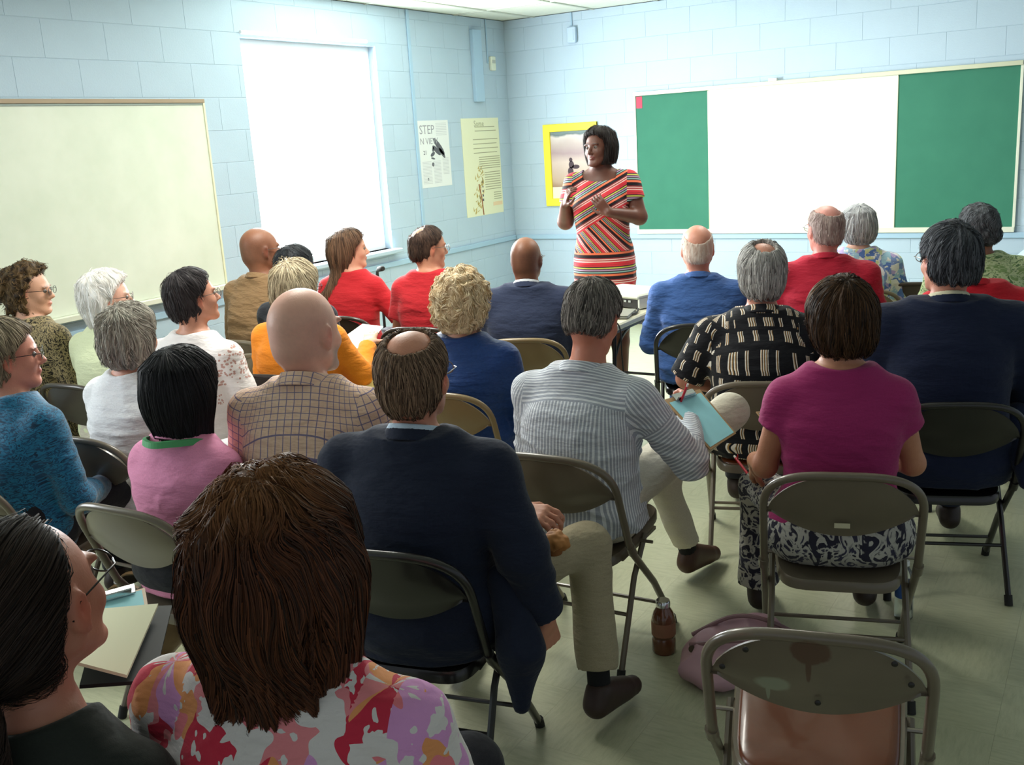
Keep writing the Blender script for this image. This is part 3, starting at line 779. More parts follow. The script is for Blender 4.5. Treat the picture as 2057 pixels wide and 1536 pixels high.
# window with its bright shade-less glass, frame, sill
def emis(name, col, st):
    k = NT(name); k.b.inputs['Emission Color'].default_value = (*srgb(col), 1); k.b.inputs['Emission Strength'].default_value = st; return k.m
FRAME = plain('window_paint', '#cfd8dc', .5)
for i, (y0, y1, z0, z1) in enumerate(WIN):
    wn = empty('window_%d' % (i+1), (-.05, (y0+y1)/2, z0)); struct(wn)
    W_, Hh = y1-y0, z1-z0
    f = MB()
    for yy in (-W_/2+.02, W_/2-.02): f.box((-.04, yy, Hh/2), (.05, .04, Hh))
    for zz in (.02, Hh-.02, Hh*.5): f.box((-.04, 0, zz), (.05, W_-.08, .04))
    f.build('window_frame', plain('window_metal', '#f2f6f8', .4), wn)
    MB().box((-.07, 0, Hh/2), (.004, W_-.02, Hh-.02)).build('sky_glow', emis('overcast_sky_%d' % i, '#f6fbff', 3.2), wn)
    sl = MB().box((.055, 0, -.018), (.16, W_+.08, .036), bev=.006).build('window_sill', WALL, wn)
    if i == 0:
        rr = MB(); 
        for a, b in ((-.715, -.47), (-.45, .33), (.36, .60)): rr.tube([(.07, a, Hh+.03), (.07, b, Hh+.03)], .013, 8)
        rr.build('shade_roller', plain('roller_white', '#f4f8fb', .4), wn, True)
# horizontal wire channel along both walls below the boards, and the vertical strip on the window wall
PAINT = plain('painted_channel', '#a3c2d8', .45)
def tr(name, lo, hi, mat=PAINT, bev=.003): return struct(seg_box(name, lo, hi, mat, None, bev))
ZR = .815
tr('trim_1', (.008, -6.6, ZR-.022), (.028, -.03, ZR+.02)); tr('trim_2', (.03, -.028, ZR-.022), (6.2, -.008, ZR+.02))
tr('trim_3', (.008, -1.535, ZR+.02), (.022, -1.50, H_C), PAINT)
tr('trim_4', (.008, -.60, 2.09), (.045, -.46, 2.71), plain('channel_blue', '#a9c7de', .5))
tr('trim_5', (.008, -.335, 2.43), (.02, -.322, H_C)); tr('trim_6', (.72, -.02, 2.7), (.735, -.008, H_C))
BASE = plain('baseboard_vinyl', '#3c3a38', .5)
tr('baseboard_left', (.008, -8, 0), (.014, 0, .1), BASE); tr('baseboard_back', (0, -.014, 0), (8, -.008, .1), BASE)
seg_box('w', (0, 0, 0), (.01, .01, .01), PAINT); bpy.data.objects.remove(bpy.data.objects['w'])
t = empty('thermostat', (.008, -.26, 2.43), 0, 'small white thermostat box high on the window wall beside the corner', 'thermostat')
MB().box((.014, 0, 0), (.028, .075, .125), bev=.006).build('case', plain('cream_plastic', '#e4ead8', .5), t)
MB().box((.03, 0, .015), (.004, .05, .03)).build('dial_cover', plain('grey_plastic', '#b9beb4', .4), t)
t = empty('junction_box', (.735, -.008, 2.62), 0, 'small pale blue electrical box high on the board wall near the corner', 'electrical box')
MB().box((0, -.02, 0), (.085, .04, .14), bev=.008).build('case', plain('box_paint', '#b4cbe2', .5), t)
MB().box((0, -.042, 0), (.05, .004, .09)).build('cover_plate', plain('box_paint', '#b4cbe2', .5), t)

# ------------------------------------------------------------------ boards
ALU = plain('board_trim', '#c9cdb4', .4, .3); ALUW = plain('board_rail', '#dfe3d2', .4, .1)
def felt(name, a, b):
    k = NT(name, .75, spec=.25); n = k.noise(k.obj(), 6, 4); k.color(k.mix(n, a, b)); return k.m
GREEN = felt('green_chalkboard', '#35735f', '#3f8069'); WHT = NT('whiteboard', .22, spec=.5); WHT.color('#f6f7ee'); WHT = WHT.m
kk = NT('smudged_whiteboard', .35, spec=.4); kk.color(kk.mix(kk.ramp(kk.noise(kk.obj(), 2.2, 4, .6), [(.3, '#000000'), (.7, '#ffffff')]), '#d3dccb', '#e2e8da')); SMUD = kk.m
bd = empty('combination_board', (2.85, -.008, .844), 0, 'wide wall board with white centre panel between two green chalkboard panels', 'board')
def bx(name, x0, x1, z0, z1, y0, y1, mat, par, ox=2.85, oz=.844, bev=.002):
    return MB().box(((x0+x1)/2-ox, (y0+y1)/2, (z0+z1)/2-oz), (x1-x0, y1-y0, z1-z0), bev=bev).build(name, mat, par)
tag(bx('chalk_panel', 1.335, 2.0, .875, 2.05, -.016, 0, GREEN, bd), 'green chalkboard panel left of the white centre')
tag(bx('chalk_panel', 3.54, 4.385, .875, 2.05, -.016, 0, GREEN, bd), 'green chalkboard panel right of the white centre')
tag(bx('white_panel', 2.004, 3.536, .875, 2.05, -.019, 0, WHT, bd), 'glossy white centre panel')
bx('top_rail', 1.32, 4.40, 2.045, 2.078, -.04, 0, ALU, bd); bx('marker_tray', 1.32, 4.40, .838, .878, -.03, 0, ALUW, bd)
bx('side_rail', 1.318, 1.336, .85, 2.05, -.024, 0, ALUW, bd); bx('side_rail', 4.384, 4.404, .85, 2.05, -.024, 0, ALUW, bd)
bx('panel_joint', 1.999, 2.006, .87, 2.045, -.022, 0, ALU, bd); bx('panel_joint', 3.534, 3.541, .87, 2.045, -.022, 0, ALU, bd)
bx('map_hook', 2.53, 2.60, 2.075, 2.10, -.045, -.012, ALUW, bd)
t = empty('red_note', (1.37, -.026, 2.01), 0, 'small red paper note stuck on the top corner of the green chalkboard', 'note')
MB().box((0, 0, -.02), (.055, .002, .10)).build('paper', plain('red_paper', '#d8405a', .7), t)
wbd = empty('whiteboard', (.008, -4.9, .91), 0, 'large smudged whiteboard on the window wall beside the bright window', 'whiteboard')
def by(name, y0, y1, z0, z1, x0, x1, mat): return MB().box(((x0+x1)/2, (y0+y1)/2+4.9, (z0+z1)/2-.91), (x1-x0, y1-y0, z1-z0), bev=.002).build(name, mat, wbd)
by('writing_surface', -6.05, -3.80, .93, 2.09, 0, .018, SMUD)
tag(by('top_rail', -6.06, -3.79, 2.088, 2.112, 0, .03, plain('wood_rail', '#a5927a', .5)), 'brown wooden top rail')
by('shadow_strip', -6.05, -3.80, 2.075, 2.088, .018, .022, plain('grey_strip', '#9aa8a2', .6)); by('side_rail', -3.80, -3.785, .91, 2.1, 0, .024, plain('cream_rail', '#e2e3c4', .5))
by('pen_tray', -6.05, -3.80, .90, .93, 0, .07, ALUW)
# posters
def poster(name, axis, a0, a1, z0, z1, mat, label, cat='poster', th=.002):
    o = MB().box(((a0+a1)/2 if axis == 'x' else .0095, -.0095 if axis == 'x' else (a0+a1)/2, (z0+z1)/2), (a1-a0, th, z1-z0) if axis == 'x' else (th, a1-a0, z1-z0)).build(name, mat)
    return tag(o, label, cat)
PAP = plain('poster_paper', '#e3e7e6', .6); INK = plain('grey_ink', '#9a9ca2', .8); INKD = plain('dark_ink', '#5c5e66', .8)
def text(s, size, mat, parent, loc, rot, name='lettering', ext=.0003):
    cu = bpy.data.curves.new(name, 'FONT'); cu.body = s; cu.size = size; cu.extrude = ext; cu.resolution_u = 2; cu.materials.append(mat)
    o = bpy.data.objects.new(name, cu); COL.objects.link(o); o.parent = parent; o.location = loc; o.rotation_euler = rot; bpy.context.view_layer.update(); dg = bpy.context.evaluated_depsgraph_get()
    me = bpy.data.meshes.new_from_object(o.evaluated_get(dg)); bpy.data.objects.remove(o); o = bpy.data.objects.new(name, me); COL.objects.link(o); o.parent = parent; o.location = loc; o.rotation_euler = rot
    tag(o, kind='stuff'); return o
pa = poster('poster', 'y', -1.49, -1.04, 1.385, 1.94, PAP, 'white poster reading STEP in grey with a sketched butterfly, left of the cream poster')
RY = (R(90), 0, R(90))
text('STEP', .105, INK, pa, (.0112, -1.47, 1.83), RY); text('N VIEW', .075, INK, pa, (.0112, -1.47, 1.745), RY)
text('21', .05, INKD, pa, (.0112, -1.435, 1.66), RY)
def lines(parent, name, mat, ys, zs_, wds, x=.0112, hgt=.006):
    mb = MB()
    for yv, zv, wv in zip(ys, zs_, wds): mb.box((x, yv+wv/2, zv), (.0005, wv, hgt))
    return tag(mb.build(name, mat, parent), kind='stuff')
_r = random.Random(5)
lines(pa, 'small_print', plain('faint_ink', '#c3c6ca', .8), [-1.23]*8+[-1.46]*16+[-1.30]*16+[-1.16]*12, [1.915-.014*i for i in range(8)]+[1.60-.012*i for i in range(16)]+[1.60-.012*i for i in range(16)]+[1.62-.012*i for i in range(12)], [.16]*8+[.13]*16+[.11]*16+[.09]*12, hgt=.004)
for (cy_, cz_, a, b, rt_) in ((-1.20, 1.72, .105, .028, -.75), (-1.24, 1.69, .07, .022, -.6), (-1.16, 1.665, .06, .018, -.8), (-1.30, 1.66, .035, .016, .4), (-1.29, 1.70, .022, .014, 1.2), (-1.30, 1.625, .03, .008, -.2), (-1.305, 1.575, .018, .018, 0), (-1.39, 1.455, .01, .013, 0)):
    n = 14; bf = MB().add([(.0112, cy_+a*math.cos(t_)*math.cos(rt_)-b*math.sin(t_)*math.sin(rt_), cz_+a*math.cos(t_)*math.sin(rt_)+b*math.sin(t_)*math.cos(rt_)) for t_ in [2*math.pi*i/n for i in range(n)]], [tuple(range(n))]); bf.build('butterfly_print', INKD, pa)
pc = poster('poster', 'y', -.836, -.205, 1.075, 1.948, plain('cream_paper', '#e6e8c8', .6), 'tall cream poster with lines of print and a golden plant drawing, nearest the corner')
lines(pc, 'small_print', plain('olive_ink', '#a8a98a', .8), [-.62]*2+[-.66]*4+[-.58]*6+[-.50]*8+[-.36]*4, [1.87, 1.835]+[1.76-.04*i for i in range(4)]+[1.60-.02*i for i in range(6)]+[1.46-.022*i for i in range(8)]+[1.27-.02*i for i in range(4)], [.34, .36, .42, .40, .42, .40]+[.36]*6+[.27]*8+[.13]*4, hgt=.007)
text('Some', .075, plain('olive_ink', '#a8a98a', .8), pc, (.0112, -.63, 1.875), RY)
sp = MB(); _r = random.Random(3)
for i in range(46):
    t_ = i/46; yv = -.66+.10*t_+_r.uniform(-.10, .08)*(1.1-abs(t_-.5)); zv = 1.09+.42*t_; L = .05; a = 1.1+_r.uniform(-.7, .9)
    sp.add([(.0112, yv, zv), (.0112, yv+.012, zv+.01), (.0112, yv+L*math.cos(a), zv+L*math.sin(a)), (.0112, yv-.008, zv+.012)], [(0, 1, 2, 3)])
sp.build('plant_print', plain('golden_ink', '#c3b06a', .8), pc)
sp = MB().tube([(.0112, -.56, 1.08), (.0112, -.575, 1.22), (.0112, -.61, 1.36)], .007, 6); sp.build('stem_print', plain('brown_ink', '#9b6a48', .8), pc)
for i in range(5): MB().box((.0112, -.55+.002*i, 1.215+.04*i), (.0006, .022-.002*i, .022-.002*i)).build('dot_print', INKD, pc)
MB().box((.0112, -.30, 1.165), (.0005, .16, .035)).build('peach_print', plain('peach_ink', '#e8cfa8', .8), pc)
# framed picture on the board wall
fr = empty('framed_picture', (.665, -.01, 1.48), 0, 'picture in a bright yellow frame on the wall behind the standing speaker', 'picture')
YEL = plain('yellow_frame', '#f2e22e', .5)
for nm, c_, d_ in (('frame_side', (-.245, -.012, 0), (.07, .024, .745)), ('frame_side', (.245, -.012, 0), (.07, .024, .745)), ('frame_rail', (0, -.012, .34), (.56, .0235, .07)), ('frame_rail', (0, -.012, -.34), (.56, .0235, .07))):
    MB().box(c_, d_, bev=.004).build(nm, YEL, fr)
k = NT('print_photo', .5); o = k.obj(); s_ = k.sep(o); c = k.ramp(k.n('MapRange', {0: k.math('ADD', s_[2], k.math('MULTIPLY', k.noise(o, 6, 3), .08)), 1: -.16, 2: .33}).outputs[0], [(0, '#9a7a62'), (.1, '#b49c86'), (.45, '#c8b6ac'), (.62, '#a58f92'), (.8, '#b9aaa6'), (.93, '#cfc6c2'), (.97, '#5d7074'), (1, '#6c7f82')]); k.color(c)
MB().box((0, -.006, .05), (.42, .004, .51)).build('photo_print', k.m, fr)
MB().box((0, -.006, -.255), (.42, .0045, .11)).build('caption_strip', plain('caption_cream', '#dfe0c4', .6), fr)
fg = MB()
for (x_, z_, a, b) in ((.0, .0, .028, .035), (-.005, .045, .018, .02), (.045, -.02, .04, .02), (-.01, -.06, .03, .04)):
    fg.add([(x_+a*math.cos(q), -.0085, z_+b*math.sin(q)) for q in [2*math.pi*i/12 for i in range(12)]], [tuple(range(11, -1, -1))])
fg.build('figures_print', plain('dark_print', '#3c2a34', .6), fr)

# ------------------------------------------------------------------ folding chairs
def chair(paint, seatmat, label, x, y, th, extra=None, group='metal folding chairs', sc=1., sy0=.022, sz0=0.):
    root = empty('folding_chair', (x, y, 0), R(th), label, 'chair', group); root.scale = (sc,)*3
    yb = lambda z: -.135-(z-.43)*.40
    W_ = .222
    def top(s_, n=14):
        P = []
        for i in range(n+1):
            a = math.pi/2*i/n; P.append((s_*W_*abs(math.cos(a))**.62, 0, .635+.135*math.sin(a)**.75))
        return [(x_, yb(z_)-.018*(1-(x_/W_)**2), z_) for x_, _, z_ in P]
    L = [(-W_, .225, .02), (-W_, .06, .235), (-W_, -.135, .43), (-W_, yb(.55), .55)]
    path = L+top(-1)[:-1]+top(1)[::-1]+[(W_, p[1], p[2]) for p in L[::-1]]
    MB().tube(path, .0125, 10).build('frame_tube', paint, root, True)
    # back panel: pressed sheet, arched above, bellied below
    nu, nv = 28, 8; V = []
    for side in (0, 1):
        for i in range(nu+1):
            u = -1+2*i/nu; x_ = u*(W_-.008); zt_ = .635+.132*(max(0, 1-abs(u)**2.6))**.75*.985; zb_ = .645-.085*(1-u*u)
            if zb_ > zt_: zb_ = zt_-.002
            for j in range(nv+1):
                z_ = zb_+(zt_-zb_)*j/nv; dep = -.018*(1-u*u)-.012*math.sin(math.pi*j/nv)*(1-u**4)
                roll_ = .007 if j == 0 else 0
                V.append((x_, yb(z_)+dep+(.004 if side else -.004+0)-(roll_ if not side else -roll_), z_))
    Fq = []; n1 = (nu+1)*(nv+1)
    for i in range(nu):
        for j in range(nv):
            a = i*(nv+1)+j; b = a+nv+1; Fq.append((a, b, b+1, a+1)); Fq.append((n1+a, n1+a+1, n1+b+1, n1+b))
        a = i*(nv+1); b = a+nv+1; Fq.append((a, n1+a, n1+b, b)); a += nv; b += nv; Fq.append((a, b, n1+b, n1+a))
    mk('backrest', V, Fq, paint, root, True).data.set_sharp_from_angle(angle=R(50))
    # seat pan
    V = []; nn = 36
    def ring(s_, z_):
        for i in range(nn):
            a = 2*math.pi*i/nn; ca, sa = math.cos(a), math.sin(a); x_ = .192*s_*(abs(ca)**.35)*(1 if ca > 0 else -1); y_ = .212*s_*(abs(sa)**.4)*(1 if sa > 0 else -1)
            V.append((x_*(1+.06*y_/.195), y_+sy0, z_-.012+sz0+.026*(y_/.2)))
    for s_, z_ in ((.94, .402), (1, .408), (1, .432), (.975, .44), (.8, .434), (.4, .429), (.05, .428)): ring(s_, z_)
    Fq = [(l*nn+i, l*nn+(i+1) % nn, (l+1)*nn+(i+1) % nn, (l+1)*nn+i) for l in range(6) for i in range(nn)]+[tuple(range(nn-1, -1, -1)), tuple(range(6*nn, 7*nn))]
    seat = mk('seat', V, Fq, paint, root, True); seat.data.set_sharp_from_angle(angle=R(40))
    if seatmat:
        V = []
        def ring2(s_, z_):
            for i in range(nn):
                a = 2*math.pi*i/nn; ca, sa = math.cos(a), math.sin(a); x_ = .178*s_*(abs(ca)**.35)*(1 if ca > 0 else -1); y_ = .200*s_*(abs(sa)**.4)*(1 if sa > 0 else -1)
                V.append((x_*(1+.06*y_/.195), y_+sy0, z_-.012+sz0+.026*(y_/.2)+(.004*math.sin(5*x_/.17+3*y_/.17)*(s_ < .9) if s_ > .1 else 0)))
        for s_, z_ in ((1, .43), (1, .440), (.96, .447), (.85, .45), (.6, .448), (.4, .446), (.2, .445), (.04, .445)): ring2(s_, z_)
        Fq = [(l*nn+i, l*nn+(i+1) % nn, (l+1)*nn+(i+1) % nn, (l+1)*nn+i) for l in range(7) for i in range(nn)]+[tuple(range(nn-1, -1, -1)), tuple(range(7*nn, 8*nn))]
        tag(mk('seat_pad', V, Fq, seatmat, root, True), 'brown vinyl seat pad')
    xr = W_-.022
    for s_ in (-1, 1):
        MB().tube([(s_*xr, .045, .415), (s_*xr, -.06, .30), (s_*(xr+.008), -.215, .02)], .0105, 8).build('leg', paint, root, True)
        MB().tube([(s_*W_, .235, .0), (s_*W_, .222, .03)], .0155, 10).build('rubber_foot', plain('black_rubber', '#141414', .7), root, True)
        MB().tube([(s_*(xr+.008), -.222, .0), (s_*(xr+.007), -.208, .035)], .0145, 10).build('rubber_foot', plain('black_rubber', '#141414', .7), root, True)
        MB().tube([(s_*(W_+.002), -.118, .413), (s_*(W_+.002), -.142, .447)], .0155, 10).build('sleeve', paint, root, True)
        MB().tube([(s_*(W_-.035), .02, .40), (s_*(W_+.016), .02, .40)], .006, 8).build('pivot_bolt', plain('worn_steel', '#9a948a', .35, .9), root, True)
    MB().tube([(-W_, .155, .11), (W_, .155, .11)], .007, 8).build('crossbar', paint, root, True)
    MB().tube([(-xr, -.12, .19), (xr, -.12, .19)], .007, 8).build('crossbar', paint, root, True)
    MB().box((0, .05, .376+sz0), (.36, .30, .012)).build('seat_brace', paint, root)
    if extra: extra(root, yb)
    return root
def chpaint(name, col, rough=.32):
    k = NT(name, rough, spec=.5, coat=.25); c = srgb(col); n = k.noise(k.obj(), 9, 4); k.color(k.mix(n, tuple(x*.85 for x in c), tuple(x*1.15 for x in c))); k.bump(k.noise(k.obj(), 40, 2), .03, .002); return k.m
TAUPE = chpaint('taupe_enamel', '#6b6152'); TAN = chpaint('tan_enamel', '#857250'); BLK = chpaint('black_enamel', '#1c1a1a', .28); DKB = chpaint('dark_brown_enamel', '#3a322c', .3)
VIN = plain('brown_vinyl', '#643012', .3, spec=.5, var=.18, scale=6, bump=.4, bscale=11, coat=.2)
def ch_at(px, py, th, s_=0, f_=0):
    a = R(th); return px+math.cos(a)*s_-math.sin(a)*f_, py+math.sin(a)*s_+math.cos(a)*f_
#PEOPLE
# ------------------------------------------------------------------ the audience
NAVY = fabric('navy_wool', f_weave('#161c2c', '#232b40', 240), .9, fold=.35)
NAVY2 = fabric('navy_check_wool', f_weave('#272e44', '#363f58', 200), .9)
NAVY3 = fabric('midnight_wool', f_weave('#141b30', '#1f2945', 240), .9)
DARKP = fabric('dark_trousers', '#23242b'); KHAKI = fabric('khaki_cotton', '#a79c82', fold=.5); IVORY = fabric('ivory_cotton', '#d6cfbd', fold=.5); JEAN = fabric('blue_denim', '#32486e')
BROWNP = fabric('brown_trousers', '#4b3b30'); GREYP = fabric('grey_trousers', '#55565c')
def bald(stub, amt=.5, c=(0, -.03, .03), top=.03):
    """close-shaved stubble shading round the sides and back of the head"""
    s_ = A3(srgb(stub))
    def f(q, col):
        w_ = np.clip((top+.055-q[:, 2]-np.clip(q[:, 1], -.1, .1)*.3)/.07, 0, 1)*np.clip((q[:, 2]+.07)/.02, 0, 1)*np.clip((.045-q[:, 1])/.02, 0, 1)
        w_ = (w_*amt*(.75+.5*vnoise(q.astype(f32), (300,)*3, 2)))[:, None]; return col*(1-w_)+s_*w_
    return f
def beard(fn, colr='#8f8a86'):
    c_ = A3(srgb(colr))
    def f(q, col):
        col = fn(q, col); w_ = (np.clip((-.035-q[:, 2])/.02, 0, 1)*np.clip((q[:, 1]-.02)/.02, 0, 1)*np.clip((q[:, 2]+.125)/.01, 0, 1)*.7)[:, None]; return col*(1-w_)+c_*w_
    return f
SK1, SK2, SKR, DK1, DK2 = '#c99377', '#d2a288', '#c98a74', '#6d4433', '#8a5a42'
BRW = dict(c1='#2c1d15', c2='#6a4630')
WHITE_SH = fabric('white_cotton', '#cfd3d8')
P = {}
def seat(key, label, paint, clabel, x, y, zt, th, hy=0, cf=0, cs=0, seatm=None, chair_on=True, extra=None, **kw):
    P[key] = person(label, x, y, zt, th, hy, **kw)
    if chair_on:
        a = R(th); ox, oy = P[key].location[:2]
        chair(paint, seatm, clabel, ox-math.sin(a)*(cf-.005)+math.cos(a)*cs, oy+math.cos(a)*(cf-.005)+math.sin(a)*cs, th, extra)
LAP = {}
seat('curly', 'woman with curly brown hair and black and tan patterned jacket, in profile by the whiteboard', TAN, 'tan folding chair under the curly-haired woman by the whiteboard',
     .471, -5.481, 1.275, 2, -25-30, hp=-2, skin='#cf9b80', h=.009, f=1.1, eyes=True, glasses=DARKFR,
     hair=dict(style='curly', t=.03, c1='#2a1d12', c2='#7a5f3c', amp=.012, fq=12, n=2200, sl=.035, curlf=1.2, cs=45, gy=.3, lift=.006, sw=.0013, foff=-.012, w=.1, ears=False, front=([-.2, -.02, .02, .05, .085, .12], [.02, .02, .03, .04, .06, .10])),
     shirt=dict(mat=fabric('scribble_print', f_leaf('#2c2820', '#9c8b66', '#4a4232', 38, (1.6, 1, 1))), off=.018, name='jacket'), pants=dict(mat=DARKP))
seat('white', 'elderly woman with fluffy white hair and pale yellow top, between two grey-haired neighbours', DKB, 'dark folding chair behind the pale yellow top of the white-haired woman',
     .965, -5.403, 1.24, 4, -10-35, skin='#d9a894', h=.009, eyes=True, glasses=METAL,
     hair=dict(style='bob', t=.026, c1='#dcd6cc', c2='#ffffff', len=-.13, w=.088, amp=.010, fq=12, n=2200, sl=.05, curlf=.5, soft=True, under=1, foff=-.008, lift=.005, brow='#b9a898'),
     shirt=dict(mat=fabric('pale_yellow_cotton', '#dfe5bd'), sleeve='short', slen=.8), pants=dict(mat=IVORY))
seat('darkshort', 'woman with short dark hair in white lace-back blouse, below the whiteboard corner', TAUPE, 'folding chair under the woman in the white lace-back blouse',
     1.60, -5.442, 1.27, 6, -15-15, hp=7, sdrop=.02, skin='#c98f76', h=.008, eyes=True, glasses=METAL, f=1.05,
     hair=dict(style='crop', t=.018, c1='#1d191b', c2='#4a4446', n=2400, sl=.05, nape=-.085, amp=.006, foff=-.005),
     shirt=dict(mat=fabric('lace_blouse', f_lace), sleeve='short', slen=.75, neck=.085), pants=dict(mat=IVORY))
seat('baldtan', 'bald dark-skinned man in tan shirt in front of the window edge', TAUPE, 'folding chair under the bald man in the tan shirt',
     .97, -4.379, 1.353, 5, -10-20, sc=1.06, skin=DK2, h=.009, f=1.15, skincol=bald('#3b2a24', .35), glasses=METAL,
     shirt=dict(mat=fabric('tan_cotton', '#8d7050', fold=.6), fold=.011, off=.014), collar=dict(h=.035, r=.067), pants=dict(mat=BROWNP))
seat('darkhid', 'person with short black hair almost hidden behind the ash-blonde bob', TAUPE, 'folding chair hidden behind the woman in orange',
     1.45, -4.62, 1.27, 3, 0, skin=DK1, h=.010, hair=dict(style='crop', t=.022, c1='#0e1014', c2='#23262e', n=1200, sl=.03, curlf=.6),
     shirt=dict(mat=fabric('charcoal_cotton', '#2c2f38'), ), pants=dict(mat=DARKP))
seat('orange', 'woman with an ash-blonde bob and bright orange top, right behind the shaved bald head', BLK, 'black folding chair beside the yellow paper, under the woman in orange',
     1.775, -4.969, 1.235, 9, 15-25, skin='#d2a088', h=.008, f=1.15, glasses=DARKFR,
     hair=dict(style='bob', t=.031, c1='#80705a', c2='#f6e6c2', len=-.10, n=3000, sl=.07, amp=.006, foff=-.004, nape=-.1, bw=.8, bd=.8, brow='#7a6a52'),
     arms=dict(Rw=(.20, .29, .80), Rc=.3, Re=(.27, .08, .70)), shirt=dict(mat=fabric('orange_jersey', '#e88a24'), off=.014), pants=dict(mat=DARKP))
seat('longred', 'woman with long straight brown hair in a red short-sleeved top below the window', DKB, 'brown folding chair under the long-haired woman in red',
     1.0, -3.65, 1.26, 15, -39-22, sw=.155, f=.95, skin='#d09a80', h=.009, eyes=True,
     hair=dict(style='long', t=.018, c1='#33241c', c2='#8b6a52', len=-.29, w=.080, d=.055, cy=-.085, by=-.10, bw=1.0, bd=.8, n=2600, sl=.16, seg=8, gy=2.2, amp=.004, foff=-.0, curlf=.05, front=([-.3, -.10, -.05, .02, .05, .085, .12], [-.03, -.01, .01, .02, .05, .075, .10])),
     shirt=dict(mat=fabric('red_jersey', '#bd2830'), sleeve='short', slen=.95), pants=dict(mat=DARKP), arms=dict(Re=(.30, .02, .70), Rw=(.2, .24, .76)))
seat('balding', 'man with a thin-haired crown in a red crew-neck shirt below the white poster', DKB, 'brown folding chair under the thin-haired man in the red crew-neck',
     1.73, -3.83, 1.294, 15, -29-22, sw=.165, skin='#c48a6e', h=.009, glasses=METAL, hp=-4,
     hair=dict(style='fringe', t=.010, c1='#2b201c', c2='#5e473a', bald=((.0, -.075, .105), (.042, .05, .05)), n=1800, sl=.025, amp=.004),
     shirt=dict(mat=fabric('red_cotton', '#bd2830'), sleeve='short', neck=.068, off=.012), pants=dict(mat=DARKP))
seat('blonde', 'woman with curled pale blonde hair and royal blue jacket', TAN, 'tan folding chair under the woman in the royal blue jacket',
     2.735, -5.001, 1.20, 9, 10-12, skin='#d2a088', h=.008, f=1.1, sw=.18,
     hair=dict(style='bob', t=.036, c1='#b8996c', c2='#ffeecb', under=.95, len=-.10, w=.095, d=.10, cy=-.03, bw=.72, bd=.7, n=5500, sl=.04, curl=1, curlf=1.5, cs=38, amp=.012, fq=11, lift=.006, foff=0, sw=.0013),
     shirt=dict(mat=fabric('royal_blue_satin', f_weave('#16305f', '#1e4383', 90), .5, fold=.5), off=.024, name='jacket', neck=.066), pants=dict(mat=DARKP))
seat('navybald', 'bald brown-skinned man in navy suit jacket straight below the speaker', TAN, 'tan folding chair behind the seated navy-suited man below the speaker',
     2.45, -3.966, 1.25, 21, -10+2, skin='#84543a', h=.008, f=1.15, sw=.20, skincol=bald('#3b2b26', .4), glasses=METAL,
     shirt=dict(mat=NAVY2, off=.026, name='jacket', neck=.064, pad=1.2, fold=.005), collar=dict(h=.034, r=.068, inner=WHITE_SH), pants=dict(mat=DARKP))
seat('blue', 'bald man in denim-blue shirt below the green panel, white hair round the ears', BLK, 'black folding chair under the bald man in the blue shirt',
     3.173, -3.398, 1.247, 21, 0+3, sc=1.05, skin=SKR, h=.008, f=1.12, sw=.195,
     hair=dict(style='fringe', t=.003, c1='#c6ab9b', c2='#e6dcd2', bald=((.0, -.05, .10), (.068, .10, .078)), n=900, sl=.014, soft=True, under=1, amp=.001),
     shirt=dict(mat=fabric('denim_blue_cotton', '#3e5f9a', fold=.6), fold=.010, off=.014), collar=dict(h=.036, r=.066), pants=dict(mat=JEAN))
seat('bar', 'grey-haired man with bald spot in black shirt printed with tan and white bars', TAUPE, 'taupe folding chair under the man in the black bar-print shirt',
     3.854, -4.465, 1.278, 17, 10-4, sc=1.06, skin=SKR, h=.007, f=1.2, sw=.205, seatm=VIN,
     hair=dict(style='fringe', t=.016, c1='#7c7a79', c2='#eceae6', bald=((.008, -.045, .122), (.044, .058, .052)), n=3600, sl=.045, amp=.004, nape=-.085, soft=True),
     shirt=dict(mat=fabric('bar_print', f_bar, .75), sleeve='short', slen=.98, off=.016), collar=dict(h=.038, r=.066), pants=dict(mat=DARKP), arms=dict(Le=(-.31, -.0, .72), Re=(.31, .0, .72)))
seat('redshirt', 'balding man with a pink crown in crimson collared shirt before the white panel', TAUPE, 'folding chair under the man in the crimson collared shirt',
     3.772, -3.128, 1.316, 19, 15+8, sc=1.05, skin='#cf8c80', h=.008, f=1.2, sw=.205, glasses=METAL,
     hair=dict(style='fringe', t=.007, c1='#98807c', c2='#c4b3ab', bald=((0, -.03, .12), (.064, .09, .075)), n=1500, sl=.018, soft=True, amp=.002),
     shirt=dict(mat=fabric('crimson_cotton', '#b02238', fold=.5), fold=.010, off=.015), collar=dict(h=.036, r=.067), pants=dict(mat=DARKP))
seat('floral', 'woman with straight silver hair in blue and yellow flowered blouse', TAUPE, 'folding chair under the silver-haired woman in the flowered blouse',
     3.739, -2.205, 1.229, 17, 5+5, skin='#cfa08a', h=.009, f=1.05,
     hair=dict(style='bob', t=.018, c1='#83858a', c2='#d6d8d8', len=-.09, n=1800, sl=.07, soft=True, bw=.75, bd=.75, amp=.003),
     shirt=dict(mat=fabric('blue_flower_print', f_bloom(['#dfe0da', '#7d93c4', '#c8cf9a', '#5a79b8', '#e6e2ea', '#9fc3d6', '#b2a3cf'], 22)), sleeve='short', slen=.9, off=.016), pants=dict(mat=DARKP))
